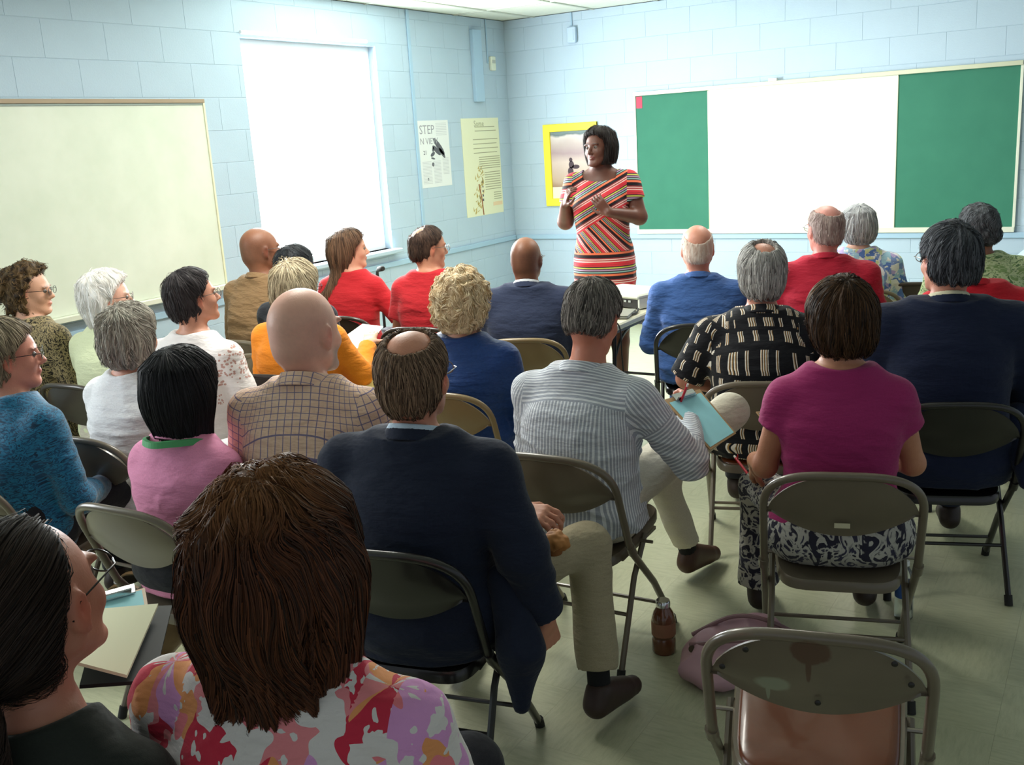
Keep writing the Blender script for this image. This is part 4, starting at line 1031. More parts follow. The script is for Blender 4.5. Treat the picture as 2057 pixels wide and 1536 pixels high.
seat('suit', 'man with thick dark grey hair in midnight blue suit, turned away from the aisle', BLK, 'black folding chair with long splayed legs under the midnight blue suit',
     4.570, -4.554, 1.352, 18, 25-2, skin=SKR, h=.007, f=1.15, sw=.215, sc=1.05,
     hair=dict(style='crop', t=.017, c1='#22242a', c2='#6c7078', n=4200, sl=.042, nape=-.07, amp=.006, lift=.003, crown=(.01, -.075, .10)),
     shirt=dict(mat=NAVY3, off=.028, name='jacket', neck=.066, pad=1.4, fold=.005), collar=dict(h=.034, r=.070, inner=fabric('cream_cotton', '#d6d0b4')), pants=dict(mat=NAVY3),
     glasses=METAL, arms=dict(Re=(.31, .02, .74), Rw=(.16, .25, .66)))
seat('green', 'person with curly dark grey hair in green leaf-print shirt at the board end', TAUPE, 'folding chair under the person in the green leaf-print shirt',
     4.446, -2.608, 1.251, 30, 10, ht=-8, skin=DK2, h=.009, f=1.3, sw=.20,
     hair=dict(style='curlytop', t=.022, c1='#24272b', c2='#70757b', n=2200, sl=.025, curl=1, curlf=1, amp=.006, fq=10, soft=True, nape=-.075),
     shirt=dict(mat=fabric('green_leaf_print', f_leaf('#7f9a62', '#b9c79a', '#4f6f48', 17, (1, 2.4, 1))), sleeve='short', slen=.95, off=.02), pants=dict(mat=KHAKI))
seat('redhid', 'person in red collared shirt with head hidden behind the midnight blue suit', TAUPE, 'folding chair hidden behind the midnight blue suit',
     4.47, -3.62, 1.25, 17, 0, headoff=(-.10, 0), skin=SKR, h=.010, f=1.1, hair=dict(style='crop', t=.014, c1='#3c342e', c2='#6a5f55', n=600),
     shirt=dict(mat=fabric('scarlet_cotton', '#c0202e'), off=.014), collar=dict(h=.036, r=.066), pants=dict(mat=DARKP))
seat('stripe', 'man with dark greying hair in blue-grey striped shirt writing on his knee', TAUPE, 'taupe folding chair under the man in the striped shirt',
     3.60, -5.494, 1.268, 2, -6, hp=-24, sdrop=.028, skin='#c47e66', h=.006, f=1.12, sw=.195, lean=.05, headoff=(0.02, .035),
     hair=dict(style='crop', t=.016, c1='#34302f', c2='#a39b94', n=4200, sl=.032, nape=-.07, amp=.005, soft=True),
     shirt=dict(mat=fabric('striped_cotton', f_stripe, .8, fold=.5), off=.015, fold=.010, cuff=.86, hem=.47), collar=dict(h=.040, r=.066), pants=dict(mat=IVORY, name='trousers', len=.86),
     arms=dict(Re=(.345, .10, .67), Rw=(.258, .325, .765), Rd=(-.2, .7, .5), Rn=(-.6, -.1, -.5), Rc=.75, Rt=.8, Lw=(.05, .38, .70), Le=(-.25, .10, .68)),
     legs=dict(Rk=(.36, .50, .735), Ra=(.10, .50, .46), Rf=(-.9, .4, -.1), Lk=(.10, .42, .52), La=(.16, .60, .11), Lf=(.25, 1, 0)), shoes='#4a2f22')
def label_plate(root, yb):
    tag(MB().box((0, yb(.605)-.043, .605), (.044, .003, .015), bev=.0006).build('number_plate', plain('plate_cream', '#c9c3a6', .5), root), 'small cream plate on the chair back')
seat('magenta', 'woman with cropped brown hair in magenta cap-sleeved top', TAUPE, 'taupe folding chair with a small cream plate under the woman in magenta',
     4.395, -5.419, 1.271, 16, 12+2, skin='#bd8163', h=.006, f=.98, sw=.158, ht=0, lean=.02, extra=label_plate,
     hair=dict(style='crop', t=.026, c1='#1c120d', c2='#5c3f28', n=5200, sl=.05, nape=-.085, amp=.006, lift=.003, zmin=-.1, gy=.9, c0='#8a6438', rc=(-.06, .02, .09), rr=.06, rk=1.2),
     shirt=dict(mat=fabric('magenta_jersey', '#9a2a64', .8), sleeve='short', slen=.42, off=.009, neck=.070, hem=.485, fold=.005),
     pants=dict(mat=fabric('leaf_print_trousers', f_leaf('#2d2c3c', '#b8b6b0', '#3c3b50', 15, (1.4, 1, 1))), cuffr=.075), hipw=1.12,
     legs=dict(Lk=(-.25, .32, .51), La=(-.25, .36, .11)), arms=dict(Le=(-.222, -.01, .70), Lw=(-.255, .15, .665), Ld=(-.15, .6, -.55), Ln=(.7, .3, -.2), Lc=.5, Re=(.22, .05, .70), Rw=(.05, .28, .66)))
seat('teal', 'woman with short ash-brown hair and dark glasses in teal velvet top', TAUPE, 'taupe folding chair behind the teal velvet top',
     1.80, -6.46, 1.235, 6, -18-25, skin='#d08e7a', h=.007, f=.98, sw=.165, glasses=DARKFR, eyes=True,
     hair=dict(style='crop', t=.022, c1='#5b5044', c2='#c2b296', n=3000, sl=.06, nape=-.095, amp=.006),
     shirt=dict(mat=fabric('teal_velvet', f_leaf('#0f4a6e', '#1c76a0', '#0a3350', 30, (1, 3, 1)), .6, sheen=.4), off=.014), pants=dict(mat=DARKP))
seat('grey', 'woman with a short grey bob in plain white long-sleeved top', TAUPE, 'folding chair below the plain white top, beside the teal one',
     1.83, -5.97, 1.205, 2, 6, skin='#d09680', h=.007, f=1.05, sw=.175, glasses=None,
     hair=dict(style='bob', t=.024, c1='#6e675e', c2='#dad4c6', len=-.095, n=4000, sl=.06, amp=.008, bw=.78, bd=.78, curlf=.4, foff=0, soft=True),
     shirt=dict(mat=fabric('white_jersey', '#e6e6e8', fold=.5), off=.012, fold=.012, neck=.082), pants=dict(mat=fabric('white_trousers', '#d2d2d6')))
seat('bob', 'woman with a sleek black bob in a pink blouse, green strap round her collar', TAUPE, 'shiny folding chair below the pink blouse',
     2.63, -6.42, 1.168, 2, 6, skin='#cf9a84', h=.0065, f=.92, sw=.150,
     hair=dict(style='bob', t=.028, c1='#0b0b0e', c2='#2a2a30', len=-.15, w=.098, d=.094, cy=-.02, bw=.95, bd=.9, n=6000, sl=.13, seg=7, gy=1.6, zstop=-.125, zmin=-.13, amp=.002, curlf=.03, lift=.0015, foff=.008),
     shirt=dict(mat=fabric('pink_poplin', '#e692b8', .8), off=.014, fold=.006, neck=.066), collar=dict(h=.03, r=.066, mat=fabric('pink_collar', '#e89abf')), pants=dict(mat=DARKP))
seat('plaid', 'man with a shaved head in tan shirt checked with blue lines', TAUPE, 'folding chair under the shaved-headed man in the checked shirt',
     2.93, -6.17, 1.34, 18, -18, sc=1.2, sdrop=-.03, skin='#ecb6a2', h=.006, f=1.15, sw=.20, skincol=beard(bald('#a48a84', .30, top=.045)), headoff=(0, .005),
     shirt=dict(mat=fabric('plaid_cotton', f_plaid, .85, fold=.5), off=.015, fold=.008), collar=dict(h=.046, r=.069), pants=dict(mat=BROWNP))
seat('blazer', 'balding man in navy blazer and khaki trousers holding a muffin', BLK, 'glossy black folding chair under the man in the navy blazer',
     3.51, -6.386, 1.272, 12, 0-3, sc=1.07, skin='#c88970', h=.006, f=1.12, sw=.205, lean=.02, glasses=METAL,
     hair=dict(style='fringe', t=.010, c1='#3c2d25', c2='#a5886f', bald=((.012, -.04, .118), (.056, .075, .06)), n=5200, sl=.035, nape=-.08, amp=.003, soft=True),
     shirt=dict(mat=NAVY, off=.028, name='blazer', neck=.064, pad=1.2, hem=.42, fold=.006), collar=dict(h=.034, r=.070, inner=fabric('pale_blue_cotton', '#b9cde0')), pants=dict(mat=KHAKI, len=.84, cuffr=.062),
     arms=dict(Re=(.300, -.055, .70), Rw=(.345, -.03, .50), Rd=(.05, .25, -.9), Rn=(-.9, .3, 0), Rc=.9, Le=(-.25, .06, .66), Lw=(.19, .22, .70), Ld=(.7, -.1, .0), Ln=(0, .3, -.9), Lc=.55),
     legs=dict(Rk=(.36, .37, .55), Ra=(.405, .27, .118), Rf=(.35, .9, 0), Lk=(-.02, .42, .53)), shoes='#35241f')
seat('pony', 'woman with dark hair tied in a curly ponytail, glasses and charcoal top', TAUPE, 'folding chair out of sight under the woman with the ponytail',
     3.748, -7.683, 1.25, 12, 5, hp=8, ht=-3, sc=1.12, skin='#cc8b74', h=.0055, f=1.0, sw=.17, glasses=DARKFR, eyes=True, chair_on=False,
     hair=dict(style='pony', t=.006, c1='#120d0c', c2='#3d2e26', n=7000, sl=.09, gy=-.0, crown=(0, .10, .06), comb=(0, -.9, -.6), amp=.0015, fq=10, curlf=.12, lift=.0008, foff=-.045, sw=.0008, front=([-.2, -.03, .02, .05, .085, .12], [-.005, .005, .03, .052, .082, .10])),
     shirt=dict(mat=fabric('charcoal_jersey', '#2b2f2b'), off=.010, neck=.078, fold=.004), pants=dict(mat=DARKP))
seat('front', 'woman with layered auburn-brown hair and pink and red flowered blouse', TAUPE, 'folding chair out of sight under the nearest woman', chair_on=False,
     x=4.036, y=-7.447, zt=1.262, th=14, sc=1.04, hy=4, hp=0, skin='#cf9478', h=.006, f=1.12, sw=.205,
     hair=dict(style='bigbob', t=.038, c1='#1e100a', c2='#643820', c0='#8a5c38', rc=(-.03, -.02, .15), rr=.16, rk=1.5, len=-.23, w=.115, d=.105, cy=-.03, bw=.80, bd=.75, by=-.005, n=16000, sl=.11, seg=8, gy=1.4, amp=.009, fq=13, curlf=.75, cs=17, lift=.004, zstop=-.255, sw=.0009, foff=.0, under=.6),
     shirt=dict(mat=fabric('pink_flower_print', f_bloom(['#dcd6d4', '#c9334a', '#e58a90', '#dcd6d4', '#e79a62', '#d99ad0', '#e87f88'], 15, .5), fold=.5), sleeve='short', slen=.7, off=.014, neck=.075), pants=dict(mat=DARKP))

CB1 = [(3.765, -5.305, 0.825), (3.83, -5.128, 0.825), (3.995, -5.215, 0.70), (3.968, -5.400, 0.692)]
CB2 = [(4.112, -5.357, 0.827), (4.148, -5.244, 0.807), (4.233, -5.308, 0.736), (4.206, -5.437, 0.771)]
CB3 = [(3.412, -7.401, 0.914), (3.42, -7.246, 0.889), (3.497, -7.301, 0.866), (3.502, -7.467, 0.91)]
PAD = [(3.468, -7.422, 0.932), (3.55, -7.315, 0.914), (3.672, -7.491, 0.882), (3.596, -7.56, 0.933)]
FOLD = [(3.462, -7.382, 0.916), (3.542, -7.278, 0.892), (3.69, -7.451, 0.856), (3.611, -7.543, 0.875)]
BK = [(1.817, -4.743, 0.836), (1.811, -4.566, 0.878), (1.935, -4.753, 0.802), (1.882, -4.83, 0.815), (1.903, -4.514, 0.859), (1.966, -4.734, 0.799)]
YP = [(2.057, -4.921, 0.667), (1.963, -4.679, 0.742), (2.208, -4.884, 0.597), (2.189, -5.053, 0.556)]
PEN1 = ((3.84, -5.271, 0.873), (3.803, -5.256, 0.796))
PEN2 = ((4.067, -5.426, 0.685), (4.133, -5.491, 0.653))
MUF = (3.842, -6.268, 0.681)
HB = (2.20, -6.40, 0)
FC = (4.585, -6.388)
# ================================================================== the standing speaker
def speaker():
    x, y, zt, th = 2.26, -2.66, 1.775, 194
    root = empty('person', (x, y, 0), R(th), 'woman standing in a zigzag-striped dress, hands raised', 'person')
    sk = '#5e382a'; sc = .97; ly = .02
    hc = (0, .03, zt-.118*sc); Rh = rotm(-24, 2, 3); zs = 1.445
    rings = [(.50, 0, .0, .165, .13), (.70, 0, -.01, .180, .145), (.90, 0, -.015, .192, .155), (1.0, 0, -.01, .182, .145), (1.12, 0, .0, .160, .135), (1.27, 0, .015, .170, .150), (1.36, 0, .01, .170, .130), (1.43, 0, .005, .150, .10), (1.49, 0, 0, .095, .075), (1.54, 0, 0, .062, .058)]
    S = {-1: (-.175, 0, zs), 1: (.175, 0, zs)}; E_ = {-1: (-.238, .02, 1.225), 1: (.245, .0, 1.21)}; W_ = {-1: (-.085, .215, 1.275), 1: (.205, .155, 1.325)}
    F = Fld(); F.loft(rings, off=-.012, zbot=.6, ztop=1.54)
    for s in (-1, 1):
        F.cone((s*.045, 0, zs+.065), S[s], .034, .046, .05); F.cone(S[s], E_[s], .060, .050, .03); F.cone(E_[s], W_[s], .050, .029, .02)
        F.cone((s*.085, 0, .70), (s*.085, .0, .42), .085, .058, .03); F.cone((s*.085, .0, .42), (s*.085, -.01, .10), .060, .036, .02)
    hand(F, W_[-1], (.55, .10, .62), (.2, -.9, .3), .42, -(-1)*1, s=.92, thumb=.2)
    hand(F, W_[1], (-.35, .35, .85), (-.75, -.4, -.1), .45, -1, s=.92, thumb=.2)
    F.cone((0, 0, zs+.03), (hc[0], hc[1]-.02, hc[2]-.05), .058, .052, .03)
    T = head_prims(F, hc, Rh, sc)
    V, Q = extract(F, (-.36, -.26, .08), (.36, .42, zt+.02), .0058)
    q = ((V-A3(hc)) @ np.array(Rh, dtype=f32))/sc; s0 = A3(srgb(sk)); n = vnoise(V, (30, 30, 30), 5)
    col = s0[None]*(1+(n-.5)[:, None]*.25)
    lip = np.clip(1.6-np.linalg.norm((q-A3((0, .095, -.063)))/A3((.024, .016, .011)), axis=1), 0, 1)[:, None]*.8; col = col*(1-lip)+A3(srgb('#6e2f2f'))*lip
    eb = np.clip(1.5-np.linalg.norm((np.stack([np.abs(q[:, 0]), q[:, 1], q[:, 2]], 1)-A3((.032, .09, .024)))/A3((.019, .02, .0045)), axis=1), 0, 1)[:, None]*(q[:, 2:3] > 0)*.8; col = col*(1-eb)+A3((.01, .008, .008))*eb
    npmesh('body', V, Q, SKIN, root, col=col)
    for s in (-1, 1):
        p = T((s*.031, .0765, .003)); e = MB().lathe([(.0128*math.sin(a)+1e-5, -.0128*math.cos(a)) for a in np.linspace(0, math.pi, 9)], n=14).build('eye', EYEW, root, True, loc=p)
        p2 = Rh @ Vector((0, .0088, 0)); MB().lathe([(.0062*math.sin(a)+1e-5, -.0062*math.cos(a)) for a in np.linspace(0, math.pi, 7)], n=12).build('iris', EYEI, e, True, loc=tuple(p2))
    p = Rh @ Vector((0, .0965, -.0635)); MB().box((0, 0, 0), (.020, .005, .0035), bev=.0015).build('teeth', plain('teeth', '#a89e92', .4), root, loc=tuple(Vector(hc)+p), rot=Rh.to_euler())
    make_hair(dict(style='bob', t=.022, c1='#0d0a0a', c2='#2e2522', len=-.10, w=.092, d=.085, cy=-.02, bw=.95, bd=.9, n=4000, sl=.07, gy=1.2, amp=.005, foff=-.012, lift=.003, crown=(-.02, -.0, .13), front=([-.2, -.1, -.02, .02, .05, .085, .12], [.05, .055, .045, .045, .055, .078, .10])), root, hc, Rh, sc, .0055, 3)
    G = Fld(); G.loft(rings, off=.008, ztop=1.54, zbot=.53)
    A = []
    for s in (-1, 1):
        G.cone((s*.05, 0, zs+.066), S[s], .038, .052, .06); E = tuple(Vector(S[s])+(Vector(E_[s])-Vector(S[s]))*.52); G.sleeve(S[s], E, .070, .068, .03); A += [(S[s], E, .064), (S[s], E, .064)]
    G.ell((-.07, .12, 1.29), (.075, .06, .075), k=.05); G.ell((.07, .12, 1.29), (.075, .06, .075), k=.05)
    G.cut(lambda P: np.where(np.hypot(P[:, 0], P[:, 1]) < .16, np.minimum(P[:, 2]-(1.50-.55*P[:, 1]), .112-np.hypot(P[:, 0], P[:, 1]*.8)), -.05).astype(f32), .008)
    G.warp(lambda P: -((1-np.abs(2*vnoise(P, (6, 6, 16), 4)-1))**2*.005-.002))
    V, Q = extract(G, (-.32, -.24, .5), (.32, .30, 1.56), .007)
    npmesh('dress', V, Q, fabric('zigzag_stripe_knit', f_dress, .8, fold=.3), root, uv=garment_uv2(V, Q, A))
    for s in (-1, 1):
        Sf = Fld(); Sf.cone((s*.085, -.03, .05), (s*.085, .13, .025), .032, .03, .03); Sf.cut(lambda P: (.006-P[:, 2]).astype(f32), .004)
        V, Q = extract(Sf, (s*.085-.06, -.1, 0), (s*.085+.06, .2, .12), .007); npmesh('shoe', V, Q, plain('black_pump', '#151214', .3), root)
    rg = MB().tube([(.0105*math.cos(a), .0105*math.sin(a), 0) for a in np.linspace(0, 2*math.pi, 15)], .0015, 6)
def garment_uv2(V, Q, arms):
    C4 = V[Q]; x = C4[..., 0]; z = C4[..., 2]; fc = C4.mean(1)
    uv = np.stack([-x, z], -1); 
    for a, b, r in arms[::2]:
        d, t = seg_d(fc, a, b); m = (np.abs(fc[:, 0]) > abs(a[0])-.0) & (fc[:, 2] > 1.3); m &= np.sign(fc[:, 0]) == np.sign(a[0]); uv[m] = np.stack([np.abs(x[m])*0+C4[m][..., 1]*.3, z[m]*1.0-.02], -1)
    return uv.reshape(-1, 2).astype(f32)
speaker()

# ================================================================== things in the room
BLKP = plain('black_plastic', '#17181a', .4); GREYPL = plain('pale_grey_plastic', '#c9cbbf', .45)
# folding table with equipment
tb = empty('folding_table', (2.45, -3.17, 0), 0, 'folding table with cream top standing between the speaker and the blue-shirted man', 'table')
MB().box((0, 0, .725), (.72, 1.0, .035), bev=.008).build('tabletop', plain('cream_laminate', '#c2bfa6', .45, var=.05), tb)
MB().box((0, 0, .698), (.68, .96, .02)).build('apron', plain('table_rim', '#6a6a60', .5), tb)
for sy in (-1, 1):
    for sx in (-1, 1): MB().tube([(sx*.29, sy*.38, .69), (sx*.29, sy*.42, .0)], .0125, 8).build('leg', BLKP, tb, True)
    MB().tube([(-.29, sy*.40, .25), (.29, sy*.40, .25)], .009, 8).build('crossbar', BLKP, tb, True)
    MB().tube(arc([(.29, sy*.40, .52), (.27, sy*.25, .62), (.25, sy*.08, .66)]), .009, 8).build('brace', BLKP, tb, True)
pr = empty('projector', (2.60, -3.02, .743), R(-18), 'low projector with pale lid and black front on the cream table', 'projector')
MB().box((0, 0, .075), (.40, .30, .03), bev=.01).build('lid', plain('projector_lid', '#d8dccb', .4), pr)
MB().box((0, .005, .034), (.37, .28, .055), bev=.004).build('body', BLKP, pr)
MB().box((.192, 0, .035), (.014, .28, .06), bev=.003).build('side_panel', plain('projector_lid', '#d8dccb', .4), pr)
MB().lathe([(.026, 0), (.026, .012), (.02, .014), (.018, .006)], n=18, M=Matrix.Translation((-.03, -.134, .036)) @ Matrix.Rotation(R(90), 4, 'X')).build('lens', plain('lens_glass_dark', '#20303c', .05, coat=1), pr, True)
for i in range(3): MB().box((.05+.035*i, -.137, .045), (.02, .004, .012)).build('button', plain('steel_button', '#aab4b8', .3, .8), pr)
lp = empty('laptop', (2.62, -3.42, .743), R(12), 'thin grey closed laptop lying in front of the projector', 'laptop')
MB().box((0, 0, .008), (.32, .22, .016), bev=.004).build('base', plain('laptop_grey', '#7f8078', .4, .3), lp); MB().box((0, 0, .019), (.32, .22, .005), bev=.002).build('lid', plain('laptop_lid', '#96978c', .35, .3), lp)
cb = MB().tube(arc([(2.50, -3.55, .752), (2.62, -3.60, .752), (2.72, -3.50, .752), (2.78, -3.36, .752), (2.74, -3.22, .752)]), .006, 8)
tag(cb.build('power_cable', BLKP, None, True), 'thick black cable winding across the cream tabletop', 'cable')
cb = MB().tube(arc([(2.73, -3.64, .752), (2.822, -3.66, .74), (2.83, -3.65, .55), (2.84, -3.62, .25), (2.86, -3.56, .012), (2.95, -3.3, .012)]), .004, 8)
tag(cb.build('hanging_cable', BLKP, None, True), 'thin black cable hanging from the table edge to the floor', 'cable')
# cane
cn = empty('walking_cane', (.80, -3.14, 0), R(-32), 'black walking cane with hooked grip between the two people in red', 'cane')
MB().tube(arc([(0, 0, .03), (.005, 0, .45), (.01, 0, .74)]), .010, 10).build('shaft', BLKP, cn, True)
MB().tube(arc([(.01, 0, .73), (-.01, 0, .80), (-.045, 0, .88), (-.04, 0, .925), (-.005, 0, .945)]), .0115, 10).build('neck', plain('dark_green_black', '#1d2826', .4), cn, True)
MB().tube([(-.02, 0, .938), (.0, 0, .945), (.07, 0, .955), (.078, 0, .956)], [.013, .018, .018, .012], 12).build('grip', plain('foam_grip', '#1a201f', .8), cn, True)
MB().tube([(.0098, 0, .70), (.0101, 0, .73)], .0125, 10).build('collar_ring', plain('worn_steel', '#9a948a', .35, .9), cn, True)
MB().tube([(0, 0, 0), (0, 0, .035)], .015, 10).build('rubber_tip', plain('black_rubber', '#141414', .7), cn, True)
# papers, clipboards, pens
def sheet(name, corners, mat, label, cat, th=.0015, curl=0.0, parent=None, n=8):
    A_, B_, C_, D_ = [Vector(c) for c in corners]; nrm = (B_-A_).cross(D_-A_).normalized(); V = []; Fq = []
    for sd in (0, 1):
        for i in range(n+1):
            for j in range(n+1):
                u, v = i/n, j/n; p = A_.lerp(B_, u).lerp(D_.lerp(C_, u), v); V.append(p+nrm*(curl*math.sin(u*math.pi)*math.sin(v*2)+th*sd))
    m1 = (n+1)**2
    for i in range(n):
        for j in range(n):
            a = i*(n+1)+j; b = a+n+1; Fq += [(a, a+1, b+1, b), (m1+a, m1+b, m1+b+1, m1+a+1)]
    for i in range(n):
        a = i*(n+1); b = a+n+1; Fq += [(a, b, m1+b, m1+a), (a+n, m1+a+n, m1+b+n, b+n)]
        Fq += [(i, m1+i, m1+i+1, i+1), (n*(n+1)+i, n*(n+1)+i+1, m1+n*(n+1)+i+1, m1+n*(n+1)+i)]
    o = mk(name, V, Fq, mat, parent, True); o.data.set_sharp_from_angle(angle=R(50)); return tag(o, label, cat) if label else o
PAPER = plain('white_paper', '#eef1f2', .7); YPAP = plain('yellow_paper', '#efe489', .7); BPAP = plain('blue_paper', '#9fe2ee', .7); HARD = plain('clipboard_hardboard', '#b08d5f', .5, var=.1); CREAMP = plain('cream_writing_pad', '#efefcf', .7)
def clipboard(name, corners, pmat, label, clip=True):
    A_, B_, C_, D_ = [Vector(c) for c in corners]; nrm = (B_-A_).cross(D_-A_).normalized(); flip = nrm.z < 0; corners = (B_, A_, D_, C_) if flip else corners; A_, B_, C_, D_ = [Vector(c) for c in corners]; nrm = -nrm if flip else nrm; root = empty(name, tuple(A_), 0, label, 'clipboard')
    L = lambda p: tuple(Vector(p)-A_)
    sheet('board', [L(c) for c in corners], HARD, None, None, .004, 0, root, 2)
    q = lambda u, v: A_.lerp(B_, u).lerp(D_.lerp(C_, u), v)+nrm*.0045
    sheet('paper', [L(q(.05, .08)), L(q(.95, .08)), L(q(.95, .97)), L(q(.05, .97))], pmat, None, None, .001, 0, root, 2)
    if clip:
        c_ = q(.5, .04); ux = (B_-A_).normalized(); uy = (D_-A_).normalized(); M = Matrix((ux, uy, nrm)).transposed().to_4x4(); M.translation = c_-A_
        MB().box((0, 0, .006), (.11, .03, .004), bev=.001, M=M).box((0, .012, .012), (.09, .006, .012), bev=.002, M=M).build('clip', plain('chrome', '#d0d2d4', .15, 1), root)
    return root
clipboard('clipboard', CB1, BPAP, 'hardboard clipboard with pale blue sheet on the raised knee of the striped-shirted man')
clipboard('clipboard', CB2, BPAP, 'hardboard clipboard corner showing beside the elbow of the woman in magenta', False)
clipboard('clipboard', CB3, BPAP, 'clipboard with metal clip and blue sheet under the chin of the ponytailed woman')
sheet('writing_pad', PAD, CREAMP, 'large cream writing pad on the lap of the ponytailed woman', 'paper', .006)
DKBAG = plain('dark_folder', '#16191a', .6)
sheet('dark_folder', FOLD, DKBAG, 'dark folder under the cream writing pad', 'folder', .008)
bk = empty('open_booklet', BK[0], 0, 'open white booklet held beside the shaved head, before the brown chairs', 'booklet')
L_ = [tuple(Vector(c)-Vector(BK[0])) for c in BK]
sheet('page', [L_[0], L_[1], L_[2], L_[3]], PAPER, None, None, .002, .018, bk); sheet('page', [L_[1], L_[4], L_[5], L_[2]], PAPER, None, None, .002, .012, bk)
sheet('yellow_paper', YP, YPAP, 'sheet of yellow paper between the checked shirt and the blazer', 'paper', .0015, .004)
def pen(a, b, label):
    root = empty('pen', a, 0, label, 'pen'); d = Vector(b)-Vector(a); u = d.normalized()
    MB().tube([(0, 0, 0), tuple(d*.9)], .0045, 10).build('barrel', plain('red_pen', '#b81d2e', .25), root, True)
    MB().tube([tuple(d*.9), tuple(d)], [.004, .001], 10).build('tip', plain('pen_tip', '#d8d2c8', .3), root, True)
    MB().tube([(0, 0, 0), tuple(-u*.012)], .0038, 8).build('cap', plain('pen_tip', '#d8d2c8', .3), root, True)
    MB().box(tuple(d*.14+Vector((0, 0, .006))), (.003, .003, .03)).build('pocket_clip', plain('red_pen', '#b81d2e', .25), root)
pen(*PEN1, 'red pen in the writing hand above the blue sheet'); pen(*PEN2, 'red pen held low beside the woman in magenta')
# muffin
mf = empty('muffin', MUF, 0, 'golden brown muffin held over the khaki knee', 'muffin')
Fm = Fld()
for i in range(9): a = i*2.4; Fm.ell((.022*math.cos(a)*(i/9+.3), .022*math.sin(a)*(i/9+.3), .012*math.cos(i)), (.02, .02, .017), k=.012)
Fm.warp(lambda P: -(vnoise(P, (90,)*3, 3)-.5)*.008)
V, Q = extract(Fm, (-.06,)*3, (.06,)*3, .003); npmesh('crumb_top', V, Q, plain('muffin_crust', '#a9713a', .7, var=.35, scale=40), mf)
Fm = Fld(); Fm.sleeve((0, 0, .0), (.0, 0, -.035), .03, .022); V, Q = extract(Fm, (-.05,)*3, (.05,)*3, .0035); npmesh('base', V, Q, plain('muffin_base', '#8a5526', .8, var=.2, scale=40), mf)
# bottle, bags, bin
bt = empty('tea_bottle', (3.85, -5.555, 0), 0, 'amber plastic drink bottle with steel cap on the floor', 'bottle')
k = NT('amber_plastic', .12, spec=.5, coat=.6); k.color(k.mix(k.noise(k.obj(), 18, 3), '#4b2a1a', '#8a5436')); AMB = k.m
MB().lathe([(.037, 0), (.041, .006), (.041, .05), (.038, .058), (.041, .066), (.041, .118), (.039, .132), (.033, .150), (.024, .164), (.022, .172)], n=24).build('body', AMB, bt, True)
MB().lathe([(.0419, .068), (.0419, .116)], n=24).build('label_sleeve', plain('faded_label', '#9a6a52', .6, var=.25, scale=30), bt, True)
MB().lathe([(.025, .170), (.025, .188), (.022, .192)], n=20).build('cap', plain('chrome', '#d0d2d4', .15, 1), bt, True)
pb = empty('shoulder_bag', (4.135, -5.60, 0), R(24), 'dusty pink shoulder bag slumped on the floor behind the empty chair', 'bag')
Fb = Fld(); Fb.ell((0, 0, .085), (.17, .10, .09), k=.03); Fb.ell((-.08, -.03, .05), (.12, .11, .055), k=.04); Fb.ell((.05, .02, .13), (.10, .05, .07), k=.04); Fb.cut(lambda P: (.003-P[:, 2]).astype(f32)); Fb.warp(lambda P: -((1-np.abs(2*vnoise(P, (12, 12, 12), 4)-1))**2*.014-.005))
V, Q = extract(Fb, (-.26, -.2, 0), (.26, .2, .25), .006); npmesh('pouch', V, Q, plain('pink_leather', '#c29aa6', .5, var=.08), pb)
PSTR = plain('pink_strap', '#8d6a70', .5)
MB().tube(arc([(-.16, -.02, .12), (-.05, -.09, .17), (.08, -.085, .175), (.20, -.03, .14), (.24, .05, .06), (.20, .09, .02)]), .0075, 8).build('strap', PSTR, pb, True)
MB().tube(arc([(-.15, .03, .13), (-.02, .0, .21), (.10, -.02, .20), (.23, .0, .10), (.20, -.08, .03), (.08, -.13, .03)]), .0075, 8).build('strap', PSTR, pb, True)
MB().lathe([(.010, 0), (.012, .004), (.010, .008)], n=14, M=Matrix.Translation((-.155, -.04, .115)) @ Matrix.Rotation(R(60), 4, 'X')).build('buckle', plain('dark_brass', '#4b4034', .35, .9), pb, True)
wb_ = empty('water_bottle', (4.53, -4.98, 0), 0, 'clear water bottle with blue label on the floor ahead of the magenta-shirted woman', 'bottle')
k = NT('clear_plastic', .08); k.b.inputs['Transmission Weight'].default_value = .9; k.b.inputs['IOR'].default_value = 1.33; k.color((.85, .93, .92))
MB().lathe([(.028, 0), (.032, .006), (.032, .10), (.032, .15), (.024, .18), (.013, .198), (.013, .205)], n=22).build('body', k.m, wb_, True)
MB().lathe([(.0326, .085), (.0326, .14)], n=22).build('label_band', plain('blue_label', '#2a5db0', .4), wb_, True); MB().lathe([(.015, .203), (.015, .218), (.013, .22)], n=18).build('cap', PAPER, wb_, True)
hb = empty('handbag', HB, R(30), 'tan leather handbag with looped handle on the floor, seen past the ponytailed woman', 'bag')
TANL = plain('tan_leather', '#6e5638', .45, var=.12, coat=.1)
Fb = Fld(); Fb.ell((0, 0, .12), (.16, .075, .12), k=.03); Fb.cut(lambda P: (.002-P[:, 2]).astype(f32)); Fb.cut(lambda P: (P[:, 2]-.20).astype(f32), .02); Fb.warp(lambda P: -((1-np.abs(2*vnoise(P, (14,)*3, 4)-1))**2*.010-.004))
V, Q = extract(Fb, (-.2, -.12, 0), (.2, .12, .25), .006); npmesh('body', V, Q, TANL, hb)
